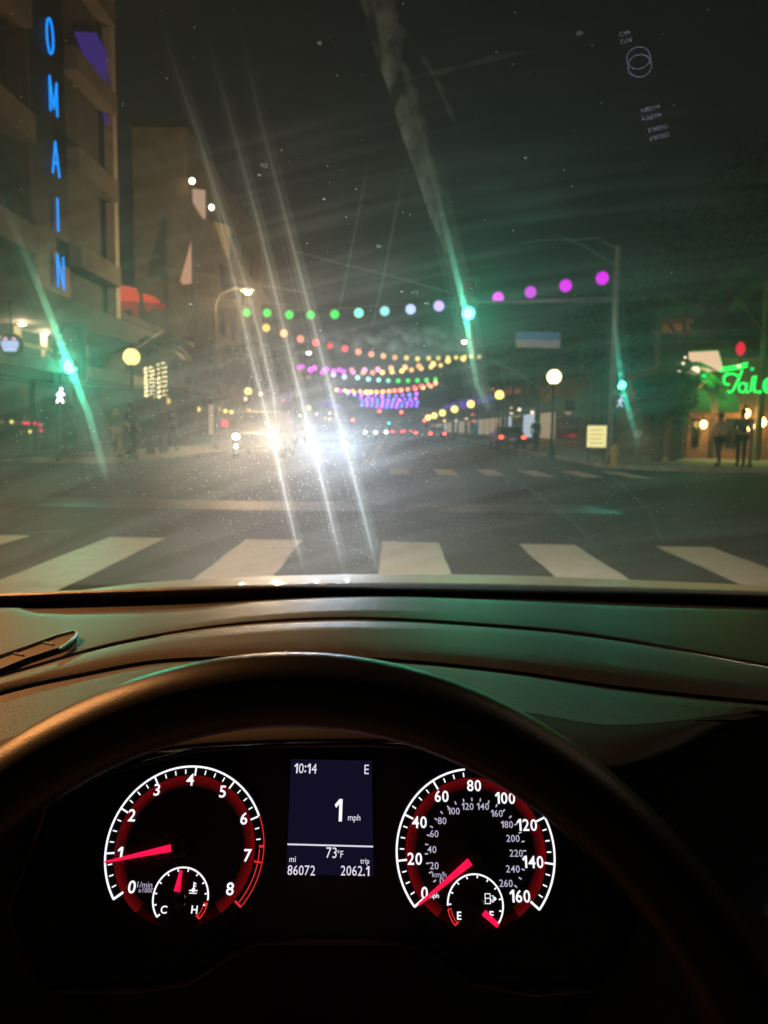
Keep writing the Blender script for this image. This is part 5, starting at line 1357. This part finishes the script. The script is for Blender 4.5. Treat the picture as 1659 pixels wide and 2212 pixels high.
for s_, u, v in (("0", 917, 1929), ("20", 896, 1855), ("40", 906, 1776), ("60", 954, 1720), ("80", 1024, 1697), ("100", 1091, 1724), ("120", 1138, 1782), ("140", 1151, 1862), ("160", 1123, 1936)):
    put(m, s_, u, v, 24, sx=.92)
m.build("scale_numbers", W1, sp_)
m = MB()
for s_, u, v in (("20", 938, 1870), ("40", 933, 1835), ("60", 938, 1801), ("80", 955, 1773), ("100", 980, 1752), ("120", 1010, 1742), ("140", 1043, 1742), ("160", 1073, 1757), ("180", 1095, 1781), ("200", 1108, 1811), ("220", 1115, 1843), ("240", 1108, 1877), ("260", 1093, 1908), ("0", 954, 1903)):
    put(m, s_, u, v, 14, bold=.004, sx=.95)
put(m, "km/h", 949, 1889, 11, bold=0)
m.build("inner_numbers", W2, sp_)
m = MB(); put(m, "mph", 937, 1936, 12, bold=.004); m.build("unit_lettering", W1, sp_)
m = MB()
for i in range(0, 27):
    tick(m, sc2, sa(0) - 1.62 * i * 6.2137 + 4, SRr * .60, SRr * .64, SRr * .016, off=.0005)
m.build("inner_marks", W2, sp_)
needle((903, 1954), (1014, 1861), 4, 16, "needle", sp_)
hubcap(to2(1031, 1840), 20 * PX, sp_)
# fuel gauge
fg = disc(fsub, SR_ * 1.06, "fuel_gauge", car0, M_FACE, .0007)
m = MB(); arcband(m, fsub, SR_ * .955, SR_ * 1.01, 183, -43, .0012, 80); m.build("scale_arc", W1, fg)
m = MB()
for i in range(0, 10): tick(m, fsub, 180 - 24 * i, SR_ * .86, SR_ * .94, SR_ * .045, off=.0013)
m.build("scale_marks", W1, fg)
m = MB(); arcband(m, fsub, SR_ * .97, SR_ * 1.01, 190, 222, .0012, 14); arcband(m, fsub, SR_ * .87, SR_ * .90, 193, 222, .0012, 14); tick(m, fsub, 222, SR_ * .82, SR_, SR_ * .06, off=.0013); tick(m, fsub, 190, SR_ * .86, SR_, SR_ * .05, off=.0013)
m.build("reserve_arc", RD, fg)
m = MB(); put(m, "E", 992, 1978, 15, .0014); put(m, "F", 1062, 1977, 15, .0014); m.build("lettering", W1, fg)
m = MB(); c_ = to2(1056, 1941)
def rect(x0, y0, x1, y1): m.poly([loc2((c_[0] + a * PX, c_[1] + b_ * PX), .0014) for a, b_ in ((x0, y0), (x1, y0), (x1, y1), (x0, y1))])
for q in ((-9, -10, -7.6, 10), (1.6, -10, 3, 10), (-7.6, 8.6, 1.6, 10), (-7.6, -10, 1.6, -8.6), (-7.6, 0, 1.6, 1.4), (3, -3, 5, -1.6), (5, -7, 6.3, -1.6), (6.3, -7, 9, -5.7), (8, -5.7, 9.2, 5), (5, 5, 9.2, 6.2)): rect(*q)
m.poly([loc2((c_[0] + a * PX, c_[1] + b_ * PX), .0014) for a, b_ in ((10.5, -5), (16, 0), (10.5, 5))])
m.build("pump_symbol", W1, fg)
needle((1074, 1999), (1043, 1970), 9, 13, "needle", fg); hubcap(to2(1027, 1956), 17 * PX, fg)
# driver display
disp = MB().prism([cl(u, v, -.001) for u, v in ((629, 1640), (803, 1643), (807, 1893), (618, 1888))], -cn * .001).build("driver_display", emis("lcd_black_level", (.35, .28, 1.0), .017), car0)
LW = emis("lcd_white", (.92, .86, 1.0), .9)
m = MB()
put(m, "10:14", 660, 1660, 21, bold=0, sx=.82); m.build("clock_lettering", LW, disp); m = MB(); put(m, "E", 792, 1662, 20, bold=0, sx=.85); m.build("gear_letter", LW, disp); m = MB(); put(m, "mph", 765, 1768, 17, bold=0, sx=.88); m.build("unit_lettering", LW, disp); m = MB()
put(m, "73", 716, 1842, 21, bold=0, sx=.85); put(m, "°F", 735, 1845, 15, bold=.0, sx=.8); put(m, "mi", 632, 1856, 11, bold=0, sx=.9); put(m, "86072", 651, 1880, 19, bold=0, sx=.85); put(m, "trip", 788, 1862, 14, bold=0, sx=.85); put(m, "2062.1", 767, 1881, 19, bold=0, sx=.85)
m.build("readout_lettering", LW, disp)
m = MB(); put(m, "1", 731, 1750, 46, bold=.0, sx=.8); m.build("speed_readout", emis("lcd_bright_white", (.95, .92, 1.0), 1.1), disp)
m = MB().poly([cl(u, v, .0006) for u, v in ((621, 1822), (806, 1827), (806, 1830.5), (621, 1825.5))]); m.build("divider_line", emis("lcd_line", (.9, .85, 1.0), .85), disp)
lamp("dial_glow", cc + cn * .06 - cy_ * .0, .010, (1.0, .25, .3), radius=.05, parent=car0)

# orange sodium street lamp on the near left corner, outside the frame: its beam falls on the left of the dash
t = empty("street_lamp", (-8.6, 4.4, .13), "orange street lamp on the near left corner beside the car", "street lamp", "tall street lamps with curved arms")
MB().tube([(-8.6, 4.4, .13), (-8.6, 4.4, 6.0), (-8.3, 4.4, 6.6), (-7.2, 4.4, 6.85)], [.11, .07, .06, .04], 10).build("post", M_POLE, t, True)
MB().ball((-7.0, 4.4, 6.85), (.36, .15, .09), 14, 8).build("head", M_METAL, t, True)
MB().ball((-6.9, 4.4, 6.76), (.14, .14, .07), 12, 8).build("lens", emis("orange_sodium_lens", (1, .45, .12), 40), t, True)
lamp("street_glow", (-6.9, 4.4, 6.55), 1700, (1, .50, .2), radius=.12, parent=t)
lamp("street_light", (-6.9, 4.4, 6.6), 20000, (1, .37, .10), 'SPOT', .12, (-.98, .74, 1.0), 9.6, 1.0, t)
t = empty("street_lamp", (9.4, 4.6, .13), "warm white street lamp on the near right corner beside the car", "street lamp", "tall street lamps with curved arms")
MB().tube([(9.4, 4.6, .13), (9.4, 4.6, 8.0), (9.1, 4.6, 8.6), (7.6, 4.6, 8.85)], [.11, .07, .06, .04], 10).build("post", M_POLE, t, True)
MB().ball((7.4, 4.6, 8.85), (.36, .15, .09), 14, 8).build("head", M_METAL, t, True)
MB().ball((7.3, 4.6, 8.76), (.14, .14, .07), 12, 8).build("lens", M_STARW, t, True)
lamp("street_light", (7.3, 4.6, 8.6), 280, (1, .74, .46), radius=.12, parent=t)
print("lamps", len(LAMPS))
